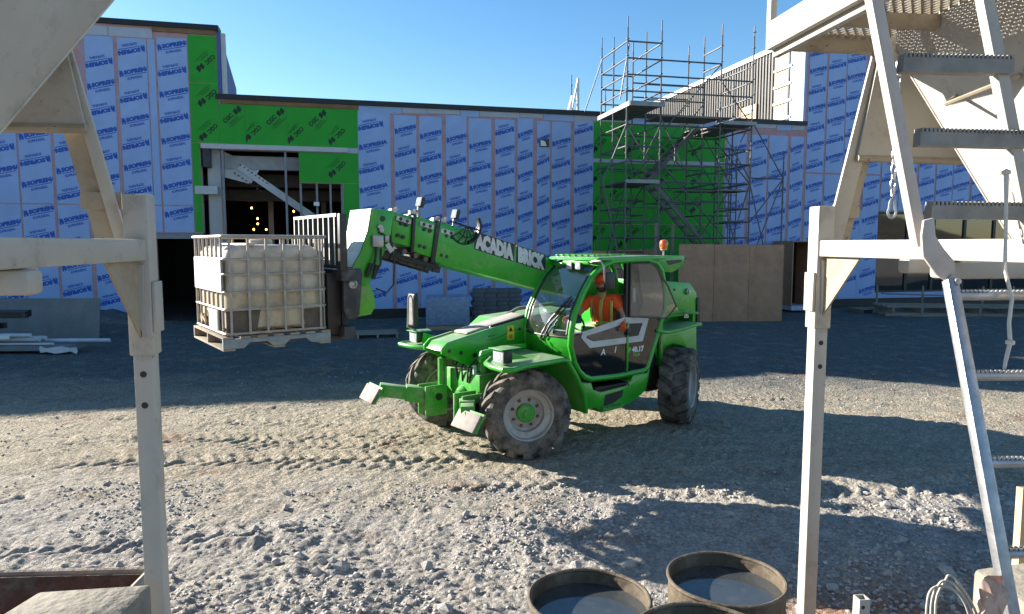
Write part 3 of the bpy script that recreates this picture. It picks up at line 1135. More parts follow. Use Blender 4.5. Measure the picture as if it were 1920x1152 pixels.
# front mirror on the far fender
w = MB()
w.tube([(.44, -1.05, 1.44), (.58, -1.04, 1.50), (.58, -1.02, 1.62), (.57, -1.02, 1.93), (.53, -1.02, 1.96)], .013, 8)
w.build('mirror_arm', steel, th)
MB().bb(.46, .53, -1.12, -.92, 1.50, 1.98).build('mirror', blackm, th, .02)
MB().bb(.531, .534, -1.10, -.94, 1.53, 1.95).build('mirror_glass', steel, th)

# --- wheels
def wheel_meshes(n_lug, hw, skew):
    rim = MB()
    rim.lathe([(.335, .185), (.325, .20), (.312, .19), (.30, .13), (.235, .10), (.228, .03), (.20, .02), (.12, .035), (.0, .04)], 40, axis='y', caps=False)
    rim.lathe([(.335, -.185), (.325, -.20), (.30, -.18), (.29, -.05), (.24, .0)], 40, axis='y', caps=False)
    rm = rim.mesh('wheel', 0, 30)
    ty = MB()
    P = [(.325, .19), (.345, .205), (.42, .215), (.485, .205), (.512, .175), (.522, .09), (.522, -.09), (.512, -.175), (.485, -.205), (.42, -.215), (.345, -.205), (.325, -.19)]
    ty.lathe(P, 56, axis='y', closed=True)
    for sgn in (-1, 1):
        for k in range(n_lug):
            th0 = 2 * math.pi * (k + (.5 if sgn > 0 else 0)) / n_lug
            S = []
            for t, r, dw in ((-.06, .574, 0), (.25, .575, .004), (.55, .572, .012), (.82, .566, .022), (1.0, .556, .030), (1.09, .50, .02)):
                y = sgn * (.006 + .196 * t)
                a = th0 + skew * t
                h = hw + dw
                rb = .50 if t < 1 else .47
                S.append([Vector((q * math.cos(a + e * h), y, q * math.sin(a + e * h))) for e, q in ((-.85, r), (.85, r), (1, rb), (-1, rb))])
            vs = [p for q in S for p in q]
            fs = [(0, 1, 2, 3), tuple((len(S) - 1) * 4 + i for i in (3, 2, 1, 0))]
            for i in range(len(S) - 1):
                for e in range(4):
                    g = (e + 1) % 4
                    fs.append((i * 4 + e, i * 4 + g, i * 4 + 4 + g, i * 4 + 4 + e))
            ty.add(vs, fs)
    tm = ty.mesh('tyre', 0, 30)
    hub = MB()
    hub.lathe([(.125, .02), (.118, .085), (.095, .10), (.05, .102), (.045, .125), (0, .128)], 28, axis='y')
    hm_ = hub.mesh('hub', 0, 30)
    nut = MB()
    nut.lathe([(.020, .02), (.020, .05), (.012, .06), (0, .06)], 6, axis='y')
    nm = nut.mesh('wheel_nut')
    rm.materials.append(rimm); hm_.materials.append(green_dirty)
    tm.materials.append(rubber); nm.materials.append(mat('rusty_nut', (.20, .10, .06), .7))
    return rm, tm, hm_, nm

WM_F = wheel_meshes(15, .072, .36)
WM_R = wheel_meshes(17, .118, .20)
for i, (x, y, st, MS) in enumerate(((0, 1.0, -21, WM_F), (0, -1.0, -21, WM_F), (-2.93, 1.02, 29, WM_R), (-2.93, -1.0, 29, WM_R))):
    wh = link('wheel', MS[0], None, th)
    wh.location = (x, y, .568)
    sp = .37 * i
    wh.rotation_euler = (0, sp, R(st) + (0 if y > 0 else math.pi))
    link('tyre', MS[1], None, wh)
    link('hub', MS[2], None, wh)
    for k in range(8):
        nn = link('wheel_nut', MS[3], None, wh)
        a = 2 * math.pi * (k + .4) / 8
        nn.location = (.172 * math.cos(a), 0, .172 * math.sin(a))

# --- front axle, casting, suspension
w = MB()
w.tube([(0, -.82, .57), (0, -.45, .57), (0, -.2, .60), (0, .1, .60), (0, .4, .57), (0, .82, .57)], [.10, .12, .17, .17, .12, .10], 14)
w.lathe([(.10, -.26), (.17, -.22), (.19, -.05), (.17, .16), (.10, .2)], 16, (.10, -.05, .66), 'y')
w.lathe([(.11, .0), (.12, .24), (.07, .30), (.0, .30)], 14, (.08, .0, .66), 'x')
w.build('front_axle', green_dirty, th)
w = MB()
for sy in (-1, 1):
    w.bb(-.14, .14, sy * .72 - .05, sy * .72 + .05, .36, .80)
    w.rod((.16, sy * .70, .62), (.20, sy * .15, .62), .028)
w.build('steering_knuckle', dkgrey, th, .01)
w = MB()
w.tube([(.40, -.38, .74), (.40, -.38, 1.12)], .055, 12)
w.tube([(.40, -.38, .60), (.40, -.38, .78)], .034, 10)
w.build('suspension_cylinder', green_dirty, th)
w = MB()
w.tube([(.15, .30, .74), (.15, .30, 1.10)], .055, 12)
w.build('suspension_cylinder', green_dirty, th)
w = MB()
for k in range(9):
    a = k * .7
    w.lathe([(.022, 0), (.022, .05), (.014, .07), (0, .07)], 6, (.10 + .08 * math.cos(a) * 1.2, -.05 + .16 * math.sin(a * 1.7), .83), 'z')
    w.bar((.18 + .02 * (k % 3), -.22 + .05 * k, .70 + .02 * (k % 2)), (.26, -.20 + .05 * k, .82), .03, .03)
w.xz([(.05, .80), (.28, .92), (.30, .98), (.10, 1.02), (-.05, .95)], .20, .23)
w.build('axle_fittings', green_dirty, th)['kind'] = 'stuff'
MB().bb(.335, .375, .372, .40, 1.0, 1.12).build('data_plate', mat('pale_plate', (.3, .55, .45), .5), th)
w = MB(); w.xz([(.30, 1.31), (-.03, 1.35), (-.43, 1.345), (-.43, 1.29), (-.05, 1.285), (.24, 1.25), (.30, 1.16), (.33, 1.24)], .44, .47)
w.lathe([(.05, .44), (.05, .49), (.03, .49), (0, .48)], 14, (.28, 0, 1.19), 'y'); w.build('rail_plate', green, th, .003)
w = MB()
for x0_ in (-.2, 0, .2, .28):
    w.tube([(.2, x0_, 1.15), (.34, x0_ * .8 + .05, 1.05), (.30, x0_ * .6, .85), (.1, x0_ * .5, .70)], .014, 6)
w.build('hose', hosem, th)['kind'] = 'stuff'

# --- stabilisers
def stabiliser(base, tip, padc, padrot):
    w = MB()
    b = Vector(base); t = Vector(tip)
    w.bar(b, b.lerp(t, .5), .20, .21)
    w.bar(b.lerp(t, .40), t, .17, .17)
    w.bb(b.x - .20, b.x + .14, b.y - .12, b.y - .085, b.z - .26, b.z + .16)
    w.bb(b.x - .20, b.x + .14, b.y + .085, b.y + .12, b.z - .26, b.z + .16)
    s = w.build('stabiliser', green_dirty, th, .012)
    w = MB()
    w.rod((b.x - .06, b.y - .14, b.z), (b.x - .06, b.y + .14, b.z), .05, 14)
    w.rod((t.x - .02, t.y - .10, t.z), (t.x - .02, t.y + .10, t.z), .035, 12)
    w.build('pivot_pin', blackm, s)
    rot = Euler(padrot).to_matrix()
    w = MB()
    w.box((0, 0, 0), (.035, .46, .23), rot)
    w.v = [v + Vector(padc) for v in w.v]
    p = w.build('stabiliser_pad', mat('worn_pad', (.21, .185, .165), .7, var=.25, dirt=((.22, .12, .07), .4, 6)), th, .006)
    w = MB()
    w.box((-.035, 0, .0), (.03, .49, .25), rot)
    w.v = [v + Vector(padc) for v in w.v]
    w.build('pad_back', green_dirty, p, .006)
    w = MB()
    w.bar(Vector(tip), Vector(padc) + rot @ Vector((-.06, 0, .0)), .10, .10)
    w.build('pad_link', green_dirty, p, .01)
stabiliser((.56, -.42, .60), (1.20, -.70, .72), (1.30, -.78, .66), (0, R(-32), R(-4)))
stabiliser((.52, .46, .62), (.78, .88, .64), (.86, .98, .58), (0, R(-34), R(2)))

# --- sill and steps below the cab
w = MB()
sill = [(-.90, .84), (-1.10, .82), (-1.14, .72), (-1.27, .67), (-1.72, .70), (-1.86, .76), (-1.90, .85), (-2.18, .83), (-2.25, .92), (-2.22, .74), (-2.16, .58), (-1.95, .47), (-1.64, .39), (-1.29, .38), (-1.20, .46), (-.97, .48)]
w.xz(sill, .50, 1.05)
sl = w.build('step_sill', green, th, .012)
w = MB()
w.xz([(-1.36, .62), (-1.70, .65), (-1.68, .56), (-1.52, .49), (-1.33, .47)], 1.048, 1.056)
w.bb(-1.86, -1.18, .75, 1.04, .70, .745)
w.build('step_recess', blackm, sl)
w = MB()
w.bb(-1.66, -1.28, 1.0, 1.10, .415, .45)
for i in range(9):
    w.box((-1.62 + .04 * i, 1.06, .462), (.016, .06, .022))
w.build('step_tread', green_dirty, sl)
w = MB()
for i in range(12):
    w.box((-1.80 + .045 * i, 1.052, .715 - .002 * i), (.02, .012, .03))
w.build('step_teeth', blackm, sl)

# --- cab
loop = [(-2.16, 2.47), (-2.36, 2.42), (-2.47, 2.30), (-2.53, 2.06), (-2.54, 1.74), (-2.46, 1.55), (-2.33, 1.22), (-2.20, .91), (-2.12, .875), (-1.60, .855), (-1.10, .87), (-.98, .92), (-.88, 1.00), (-.80, 1.13), (-.735, 1.35), (-.745, 1.53), (-.80, 1.77), (-.95, 2.04), (-1.10, 2.25), (-1.27, 2.39), (-1.50, 2.46)]
farl = [(a + .02, b) for a, b in loop]
w = MB()
w.tube([(a, 1.03, b) for a, b in loop], .043, 10, closed=True)
w.build('door_frame', green, th)
w = MB()
w.tube([(a, .07, b) for a, b in farl], .043, 10, closed=True)
w.tube([(-.80, 1.0, 1.13), (-.72, .95, 1.13), (-.66, .55, 1.13), (-.70, .1, 1.13), (-.78, .08, 1.13)], .03, 8)
w.tube([(-1.27, 1.0, 2.40), (-1.2, .55, 2.41), (-1.25, .08, 2.40)], .035, 8)
w.bb(-2.56, -2.48, .1, 1.0, .9, 1.5)
w.build('cab_frame', green, th)
# floor, rear wall
w = MB(); w.bb(-2.3, -.9, .1, 1.0, .86, .92); w.bb(-2.52, -2.48, .1, 1.0, .9, 1.60); w.build('cab_floor', blackm, th)
# windscreen curve and the green panel under it
def front_pt(z, y):
    tab = [(2.39, -1.27), (2.25, -1.10), (2.04, -.95), (1.77, -.80), (1.53, -.745), (1.35, -.735), (1.13, -.80), (1.0, -.88)]
    for (z0, x0), (z1, x1) in zip(tab[:-1], tab[1:]):
        if z1 <= z <= z0:
            x = x0 + (x1 - x0) * (z0 - z) / (z0 - z1)
            break
    else:
        x = tab[-1][1]
    return Vector((x + .02 + .09 * (1 - ((y - .55) / .46) ** 2), y, z))
ys_ = [.09 + .92 * i / 10 for i in range(11)]
MB().grid([[front_pt(z, y) for y in ys_] for z in (2.38, 2.25, 2.1, 1.95, 1.8, 1.65, 1.55, 1.47)]).build('windscreen', clear, th, angle=180)
w = MB()
w.grid([[front_pt(z, y) for y in ys_] for z in (1.465, 1.40, 1.33, 1.22, 1.10, 1.02)])
w.build('front_panel', green, th, angle=180)
w = MB()
w.tube([front_pt(1.465, y) + Vector((.004, 0, 0)) for y in ys_], .012, 6)
w.tube([front_pt(z, .985) + Vector((.004, 0, 0)) for z in (2.38, 2.25, 2.1, 1.95, 1.8, 1.65, 1.5)], .018, 6)
w.tube([front_pt(z, .115) + Vector((.004, 0, 0)) for z in (2.38, 2.25, 2.1, 1.95, 1.8, 1.65, 1.5)], .018, 6)
w.build('windscreen_seal', blackm, th)
w = MB()
base_w = front_pt(1.43, .60) + Vector((.03, 0, 0))
for yy in (.60, .66):
    tip = front_pt(1.95, yy + .30) + Vector((.03, 0, 0))
    w.tube([front_pt(1.42, yy - .04) + Vector((.03, 0, 0)), front_pt(1.62, yy + .08) + Vector((.05, 0, 0)), tip], .010, 6)
w.tube([front_pt(1.50, .60) + Vector((.035, 0, 0)), front_pt(1.70, .72) + Vector((.035, 0, 0)), front_pt(2.0, .92) + Vector((.03, 0, 0))], .013, 5)
w.lathe([(.03, -.03), (.03, .03)], 10, front_pt(1.42, .56), 'x')
w.build('wiper', blackm, th)
w = MB()
w.tube([front_pt(1.40, .62), front_pt(1.30, .66) + Vector((.03, 0, 0)), front_pt(1.22, .74) + Vector((.02, 0, 0)), front_pt(1.30, .78) + Vector((.02, 0, 0)), front_pt(1.38, .72)], .005, 5)
w.build('wiper_hose', blackm, th)
# roof
w = MB()
w.xz([(-1.14, 2.47), (-1.20, 2.515), (-2.2, 2.53), (-2.52, 2.525), (-2.52, 2.47)], .03, 1.07)
rf = w.build('cab_roof', green, th, .012)
w = MB()
for i in range(7):
    w.bar((-1.24, .12 + .13 * i, 2.535), (-1.85, .12 + .13 * i, 2.545), .035, .018)
for i in range(3):
    w.bar((-1.28 - .25 * i, .08, 2.537 + .003 * i), (-1.28 - .25 * i, .95, 2.537 + .003 * i), .03, .014)
w.build('roof_guard', green, rf)
w = MB()
w.xz([(-2.50, 2.52), (-3.08, 2.52), (-3.06, 2.36), (-2.80, 2.27), (-2.56, 2.29), (-2.52, 2.36)], .90, .94)
w.xz([(-2.50, 2.52), (-3.08, 2.52), (-3.06, 2.36), (-2.80, 2.27), (-2.56, 2.29), (-2.52, 2.36)], .16, .20)
w.bb(-3.08, -2.53, .20, .90, 2.47, 2.515)
w.bb(-3.075, -3.03, .20, .90, 2.34, 2.468)
w.build('roof_extension', green, rf, .006)
MB().xz([(-2.66, 2.45), (-3.02, 2.46), (-3.0, 2.42), (-2.72, 2.38)], .938, .945).build('vent_slot', blackm, rf)
for y in (.62, .80):
    b = MB().bb(-1.13, -1.06, y - .055, y + .055, 2.345, 2.445).build('work_lamp', blackm, th, .012)
    MB().bb(-1.062, -1.048, y - .05, y + .05, 2.35, 2.44).build('lamp_lens', lampglass, b, .004)
w = MB(); w.bb(-1.16, -1.08, .45, .98, 2.42, 2.46); w.build('lamp_bar', green, th, .006)
# beacon
w = MB(); w.tube([(-2.88, .70, 2.52), (-2.88, .70, 2.60)], .014, 8); w.lathe([(.05, 0), (.05, .015), (.03, .02)], 12, (-2.88, .70, 2.60)); bs = w.build('beacon_stem', steel, th)
w = MB(); w.lathe([(.058, 0), (.066, .05), (.064, .10), (.05, .128), (.02, .138), (0, .139)], 16, (-2.88, .70, 2.62)); w.build('beacon', amber, bs)
# mirror on the door side
w = MB(); w.tube([(-1.12, .98, 2.45), (-1.10, 1.10, 2.47), (-1.12, 1.18, 2.47), (-1.16, 1.20, 2.40), (-1.18, 1.20, 2.20), (-1.20, 1.2, 2.16)], .013, 8); w.build('mirror_arm', steel, th)
MB().bb(-1.35, -1.18, 1.17, 1.23, 2.08, 2.32).build('mirror', blackm, th, .02)
# pillar behind the door
MB().bb(-1.80, -1.735, .99, 1.05, .90, 2.46).build('pillar', blackm, th, .006)
MB().bb(-1.785, -1.752, 1.050, 1.066, .89, 1.60).build('pillar_trim', green, th, .003)
# lower door panel: inside of the loop below z = 1.62
low = [(-2.42, 1.56), (-2.30, 1.22), (-2.18, .93), (-2.10, .90), (-1.60, .885), (-1.12, .90), (-1.0, .945), (-.91, 1.02), (-.83, 1.15), (-.775, 1.35), (-.78, 1.48), (-1.75, 1.66), (-2.35, 1.64)]
dr = MB().xz(low, 1.035, 1.047).build('door', dark_glass, th)
hexo = [(-.90, 1.455), (-.93, 1.53), (-1.70, 1.675), (-2.20, 1.64), (-2.08, 1.31), (-1.06, 1.30)]
hexi = [(-.99, 1.445), (-1.01, 1.47), (-1.72, 1.585), (-2.07, 1.572), (-1.99, 1.395), (-1.12, 1.385)]
hv = [(a, 1.053, b) for a, b in hexo] + [(a, 1.053, b) for a, b in hexi]
hx = MB()
hx.add(hv, [(i, (i + 1) % 6, 6 + (i + 1) % 6, 6 + i) for i in range(6)])
hx.build('door_graphic', mat('pale_grey_graphic', (.50, .50, .49), .45, dirt=(DUST, .15, 5)), dr)
bw = MB().xz([(-1.02, 1.455), (-1.04, 1.475), (-1.73, 1.59), (-1.73, 1.38), (-1.14, 1.385)], 1.049, 1.052).build('door_window', glass('door_window_glass', (.35, .35, .35), .05, .03, film=.12), dr)
MB().xz([(-1.78, 1.595), (-2.06, 1.585), (-1.98, 1.39), (-1.78, 1.385)], 1.049, 1.052).build('door_vent', blackm, dr)
MB().bb(-1.80, -1.73, 1.05, 1.085, 1.42, 1.52).build('door_handle', blackm, dr, .006)
def vside(item, x, y, z):
    """flat lettering on the left flank, read from outside (towards -x)"""
    return [(x - a, y, z + b) for a, b in item[0]], item[1]
def vtext(body, size, bold, x, z, m, parent, y=1.0495, sx=1.0, shear=0.0, dz=0.0):
    v, f = text_arr(body, size, bold, shear, sx)
    me = bpy.data.meshes.new('lettering')
    me.from_pydata([(x - a, y, z + b + dz * a) for a, b in v], [], f)
    me.materials.append(m)
    o = link('lettering', me, None, parent)
    o['kind'] = 'stuff'
    return o
whitel = mat('white_lettering', (.72, .72, .70), .5)
greenl = mat('green_lettering', (.10, .55, .08), .5)
vtext('A', .115, .004, -1.27, 1.185, whitel, dr, shear=.15)
vtext('I', .115, .004, -1.52, 1.195, whitel, dr, shear=.25)
vtext('P', .105, .005, -1.795, 1.165, greenl, dr)
vtext('40.17', .105, .005, -1.87, 1.168, whitel, dr, sx=1.0)
vtext('PLUS', .058, .002, -1.90, 1.105, greenl, dr)
# rear quarter window, swung open
rq = [(-1.80, 2.43), (-2.16, 2.43), (-2.34, 2.36), (-2.44, 2.20), (-2.50, 1.95), (-2.50, 1.74), (-2.42, 1.65), (-1.80, 1.69)]
MB().xz(rq, 1.05, 1.056).build('quarter_window', clear_side, th)
w = MB(); w.tube([(a, 1.055, b) for a, b in rq], .012, 6, closed=True); w.build('window_seal', blackm, th)
sw = [(-1.80, 1.07, 2.42), (-2.10, 1.22, 2.42), (-2.28, 1.33, 2.10), (-2.40, 1.38, 1.82), (-2.26, 1.33, 1.65), (-1.80, 1.07, 1.68)]
MB().add(sw, [tuple(range(6))]).build('opened_pane', clear_side, th)
w = MB(); w.tube(sw, .013, 6, closed=True); w.build('opened_pane_frame', mat('brown_tube', (.10, .075, .055), .6), th)
MB().bb(-1.86, -1.91, 1.058, 1.062, 1.88, 2.08).build('notice', whitep, th)
# cab inside: seat, wheel, dash
w = MB(); w.bb(-2.15, -1.62, .32, .80, 1.18, 1.30); w.bb(-2.24, -2.10, .34, .78, 1.28, 1.95); w.bb(-2.05, -1.7, .4, .7, .9, 1.18)
w.build('seat', blackm, th, .03)
w = MB(); w.tube([(-1.22 + .17 * math.cos(a) * .55, .55 + .18 * math.sin(a), 1.62 + .17 * math.cos(a) * .83) for a in [2 * math.pi * i / 20 for i in range(20)]], .014, 6, closed=True)
w.rod((-1.22, .55, 1.62), (-1.02, .55, 1.30), .03); w.build('steering_wheel', blackm, th)
w = MB(); w.xz([(-.85, 1.0), (-.80, 1.40), (-.98, 1.46), (-1.10, 1.35), (-1.05, .95)], .12, .98); w.build('dashboard', dkgrey, th, .02)
MB().add([(-.98, .30, 1.475), (-1.04, .82, 1.475), (-1.12, .84, 1.48), (-1.14, .6, 1.478), (-1.09, .33, 1.478)], [(0, 1, 2, 3, 4)]).build('paper', whitep, th)
w = MB(); w.bb(-1.52, -1.50, .98, 1.02, 1.40, 1.52); w.add([(-1.20, 1.0, 1.40), (-1.50, 1.0, 1.41), (-1.52, 1.0, 1.52), (-1.25, 1.0, 1.50)], [(0, 1, 2, 3)]); w.build('clipboard', mat('pale_paper', (.62, .66, .66), .7), th)

# --- rear body
w = MB()
w.xz([(-2.60, 2.15), (-3.36, 2.09), (-3.50, 1.95), (-3.55, 1.70), (-3.55, 1.0), (-2.6, 1.0)], -.85, .55)
rb = w.build('rear_body', green, th, .02)
w = MB(); w.xz([(-2.60, 2.15), (-3.36, 2.09), (-3.50, 1.95), (-3.55, 1.70), (-3.54, .90), (-3.46, .90), (-3.45, 1.6), (-2.98, 1.58), (-2.60, 1.52)], .78, .82); w.build('rear_flank', green, rb, .005)
w = MB(); w.bb(-3.55, -3.45, .55, .80, .92, 1.95); w.build('rear_post', green, rb, .01)
w = MB(); w.bb(-3.6, -3.52, .30, .84, 1.45, 1.85); w.build('rear_lamp_guard', blackm, rb, .01)
w = MB(); w.lathe([(.05, .82), (.05, .85), (.028, .86), (.028, .875), (0, .875)], 14, (-3.30, 0, 1.96), 'y'); w.build('filler_cap', steel, rb)
w = MB(); w.bb(-3.24, -3.34, .821, .826, 1.55, 1.66); st = w.build('notice_sticker', whitep, rb)
me = MB().tube([(-3.29 + .038 * math.cos(a), .828, 1.605 + .042 * math.sin(a)) for a in [i * .4 for i in range(16)]], .006, 4, closed=True).mesh('warning_mark')
link('warning_mark', me, mat('red_print', (.5, .03, .02), .5), st)
w = MB(); w.lathe([(.018, .821), (.018, .83), (0, .831)], 8, (-3.0, 0, 2.0), 'y'); w.lathe([(.012, .821), (.012, .828), (0, .829)], 8, (-2.98, 0, 1.75), 'y'); w.build('bolt', dkgrey, rb)['kind'] = 'stuff'
w = MB(); w.xz([(-2.62, 1.78), (-2.95, 1.80), (-3.05, 1.66), (-2.62, 1.64)], .83, .90); w.build('yellow_tank', mat('yellow_plastic', (.45, .42, .05), .5), rb, .02)
# rear fender
w = MB()
fo = [(-2.36, 1.46), (-2.62, 1.42), (-2.95, 1.45), (-3.25, 1.49), (-3.36, 1.49)]
fi = [(a, b - .05) for a, b in fo]
w.xz(fo + fi[::-1], .30, 1.08)
fr_ = w.build('rear_fender', green, th, .012)
w = MB(); w.xz([(-2.50, 1.38), (-2.62, 1.37), (-2.95, 1.40), (-3.36, 1.45), (-3.40, .80), (-3.36, .72), (-3.30, .98), (-3.12, 1.13), (-2.85, 1.20), (-2.60, 1.15), (-2.48, 1.00), (-2.42, 1.2)], .92, .96); w.build('fender_skirt', green, fr_, .005)
w = MB()
for k in range(3):
    w.tube([(-2.5, .75 + .1 * k, 1.60 + .02 * k), (-3.0, .74 + .1 * k, 1.63 + .02 * k), (-3.45, .72 + .1 * k, 1.62)], .022, 6)
w.build('pipe', green_dirty, th)['kind'] = 'stuff'
w = MB(); w.bb(-3.2, -2.65, -.8, .62, .42, .72); w.tube([(-2.93, -.85, .57), (-2.93, .85, .57)], .11, 12); w.build('rear_axle', dkgrey, th, .02)
w = MB(); w.bb(-2.52, -2.30, .4, .95, .62, 1.2); w.lathe([(.10, .3), (.10, .95)], 14, (-2.45, 0, 1.08), 'y'); w.build('exhaust_unit', blackm, th, .01)

# --- boom
Yb0, Yb1 = -.42, .08
def boom_sec(name, poly, y0, y1, m=green):
    return MB().xz(poly, y0, y1).build(name, m, th, .018)
base = boom_sec('boom_base', [(.70, 2.985), (.16, 2.865), (-1.04, 2.52), (-3.2, 1.93), (-3.3, 1.55), (-.90, 2.06), (.66, 2.435), (.78, 2.47)], Yb0, Yb1)
s3 = boom_sec('boom_section', [(1.03, 3.055), (.66, 2.965), (.74, 2.50), (1.07, 2.60)], Yb0 + .015, Yb1 - .015)
s4 = boom_sec('boom_section', [(1.33, 3.09), (.98, 3.03), (1.04, 2.64), (1.36, 2.72)], Yb0 + .03, Yb1 - .03)
w = MB()
for poly in ([(.72, 3.0), (.66, 2.985), (.76, 2.44), (.82, 2.46)], [(1.06, 3.075), (1.02, 3.065), (1.06, 2.58), (1.10, 2.59)]):
    w.xz(poly, Yb0 - .005, Yb1 + .005)
w.build('boom_collar', blackm, th, .004)
w = MB()
for x, z in ((.58, 2.80), (.50, 2.78), (.66, 2.55), (.58, 2.53), (.90, 2.88), (.82, 2.86), (.97, 2.67), (.90, 2.65), (1.22, 2.95), (1.15, 2.93), (1.27, 2.80), (1.20, 2.78)):
    w.lathe([(.024, Yb1 - .03), (.024, Yb1 + .004), (0, Yb1 + .005)], 12, (x, 0, z), 'y')
w.build('wear_pad_hole', blackm, th)['kind'] = 'stuff'
for x, z in ((.555, 2.855), (.865, 2.94), (1.19, 3.0)):
    w = MB(); w.xz([(x + .10, z + .045), (x - .10, z - .005), (x - .09, z - .06), (x + .11, z - .01)], Yb1 - .02, Yb1 + .004); q = w.build('wear_pad', steel, th)
    w = MB()
    for d in (.045, -.045):
        w.lathe([(.022, Yb1), (.022, Yb1 + .008), (0, Yb1 + .009)], 12, (x + d, 0, z - .008 + d * .26), 'y')
    w.build('pad_bolt', blackm, q)['kind'] = 'stuff'
w = MB()
for k in range(7):
    t = k / 6
    c = Vector((1.42 - .72 * t, -.16, 2.58 - .20 * t))
    w.bar(c + Vector((.05, -.15, .02)), c + Vector((-.07, -.15, -.02)), .05, .12)
    w.bar(c + Vector((.05, .16, .0)), c + Vector((-.05, .17, -.02)), .06, .09)
w.tube([(1.40, .05, 2.62), (1.2, .06, 2.52), (.95, .06, 2.46), (.70, .05, 2.40)], .03, 8)
w.tube([(1.40, -.02, 2.60), (1.2, .0, 2.48), (.95, .0, 2.41), (.68, .0, 2.36)], .024, 8)
w.build('hose_carrier', blackm, th)
w = MB()
for x, z in ((1.18, 2.60), (1.02, 2.55), (.88, 2.50)):
    w.lathe([(.035, -.2), (.035, .07), (.0, .071)], 10, (x, 0, z), 'y')
w.build('roller', mat('brown_roller', (.10, .065, .035), .5, dirt=(DUST, .3, 9)), th)['kind'] = 'stuff'
w = MB()
for x, z, y in ((1.30, 3.11, .0), (1.05, 3.09, .02), (.98, 3.07, -.1), (.72, 3.01, .02), (.66, 3.0, -.12), (1.22, 3.11, -.2), (.62, 3.0, .05)):
    w.box((x, y, z), (.07, .06, .05))
    w.lathe([(.022, 0), (.022, .04), (.0, .045)], 8, (x - .05, y, z), 'z')
w.build('boom_top_fitting', steel, th)['kind'] = 'stuff'
for x, z, rr in ((.96, 3.16, 0), (.44, 3.02, 0)):
    w = MB(); w.tube([(x, .02, z - .13), (x + .01, .04, z - .04), (x, .04, z + .02)], .014, 6); a_ = w.build('lamp_arm', steel, th)
    w = MB(); w.box((x - .03, .04, z + .06), (.06, .11, .14), Euler((0, R(-18), R(15))).to_matrix() ); lb = w.build('boom_lamp', dkgrey, th, .02)
    w = MB(); w.box((x + .004, .048, z + .068), (.008, .085, .11), Euler((0, R(-18), R(15))).to_matrix()); w.build('lamp_lens', lampglass, lb)
# round cage guard over the hose drum
w = MB()
cx, cz = .30, 2.93
for k in range(6):
    a = R(195 + 26 * k)
    w.tube([(cx, Yb1 + .05, cz), (cx + .14 * math.cos(a), Yb1 + .07, cz + .14 * math.sin(a)), (cx + .24 * math.cos(a), Yb1 + .01, cz + .24 * math.sin(a))], .008, 5)
for r_, y_ in ((.24, .012), (.15, .065)):
    w.tube([(cx + r_ * math.cos(R(a)), Yb1 + y_, cz + r_ * math.sin(R(a))) for a in range(185, 340, 12)], .010, 6)
w.tube([(cx - .24, Yb1 + .02, cz - .06), (cx + .24, Yb1 + .02, cz + .06)], .012, 6)
hg = w.build('hose_guard', blackm, th)
w = MB(); w.tube([(cx + .22 * math.cos(R(a)), Yb1 + .02, cz + .22 * math.sin(R(a))) for a in range(150, 262, 10)], .05, 8, flat=.5); w.build('guard_band', blackm, hg)
# name on the boom, on two dark patches
sl_ = math.atan(.274)
def boom_text(body, x, z, size, sx):
    v, f = text_arr(body, size, .022, 0, sx)
    c, s_ = math.cos(sl_), math.sin(sl_)
    me = bpy.data.meshes.new('lettering')
    me.from_pydata([(x - (a * c + b * s_ * .0), Yb1 + .009, z - a * s_ + b) for a, b in v], [], f)
    wd = max(a for a, b in v)
    return me, wd
patch_m = mat('worn_dark_patch', (.016, .016, .017), .5, dirt=((.03, .2, .03), .15, 8))
for body, x, z in (('ACADIA', .12, 2.650), ('BRICK', -.575, 2.462)):
    me, wd = boom_text(body, x, z, .262, .635)
    x1 = x - wd * math.cos(sl_) - .02
    zz = lambda xx: z - (x - xx) * .274
    pt = MB().xz([(x + .035, zz(x) - .025), (x + .02, zz(x) + .215), (x1, zz(x1) + .215), (x1 + .01, zz(x1) - .03)], Yb1 - .01, Yb1 + .005).build('name_patch', patch_m, th)
    me.materials.append(mat('boom_lettering', (.55, .56, .56), .5, dirt=((.15, .15, .15), .2, 10)))
    link('lettering', me, None, pt)['kind'] = 'stuff'
# --- gooseneck head
hd = [(1.64, 3.12), (1.35, 3.10), (1.40, 2.73), (1.46, 2.63), (1.58, 2.41), (1.70, 2.20), (1.92, 2.20), (1.90, 2.42), (1.79, 2.60), (1.69, 2.86)]
h_ = MB().xz(hd, -.50, .12).build('boom_head', green, th, .012)
w = MB()
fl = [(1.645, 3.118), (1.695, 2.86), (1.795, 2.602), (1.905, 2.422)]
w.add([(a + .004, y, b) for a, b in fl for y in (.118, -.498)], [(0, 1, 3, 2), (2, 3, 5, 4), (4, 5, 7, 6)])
w.build('head_front', mat('sunlit_front_paint', (.66, .72, .58), .5, dirt=(DUST, .15, 5)), h_, angle=10)  # pale sheet: sun glare on the head front, put into the colour
w = MB(); w.lathe([(.035, .121), (.035, .127), (0, .128)], 14, (1.50, 0, 3.0), 'y'); w.build('pin_hole', blackm, h_)
w = MB(); w.bb(1.52, 1.66, .12, .19, 2.66, 2.80); w.bb(1.44, 1.50, .12, .18, 2.72, 2.80); w.build('valve_block', steel, h_, .01)
w = MB(); w.lathe([(.03, .12), (.03, .16), (.018, .165), (0, .165)], 12, (1.53, 0, 2.86), 'y'); w.bar((1.57, .14, 2.92), (1.52, .14, 2.88), .03, .05); w.bar((1.47, .15, 2.70), (1.40, .15, 2.60), .03, .06); w.build('bracket', steel, h_)['kind'] = 'stuff'
w = MB()
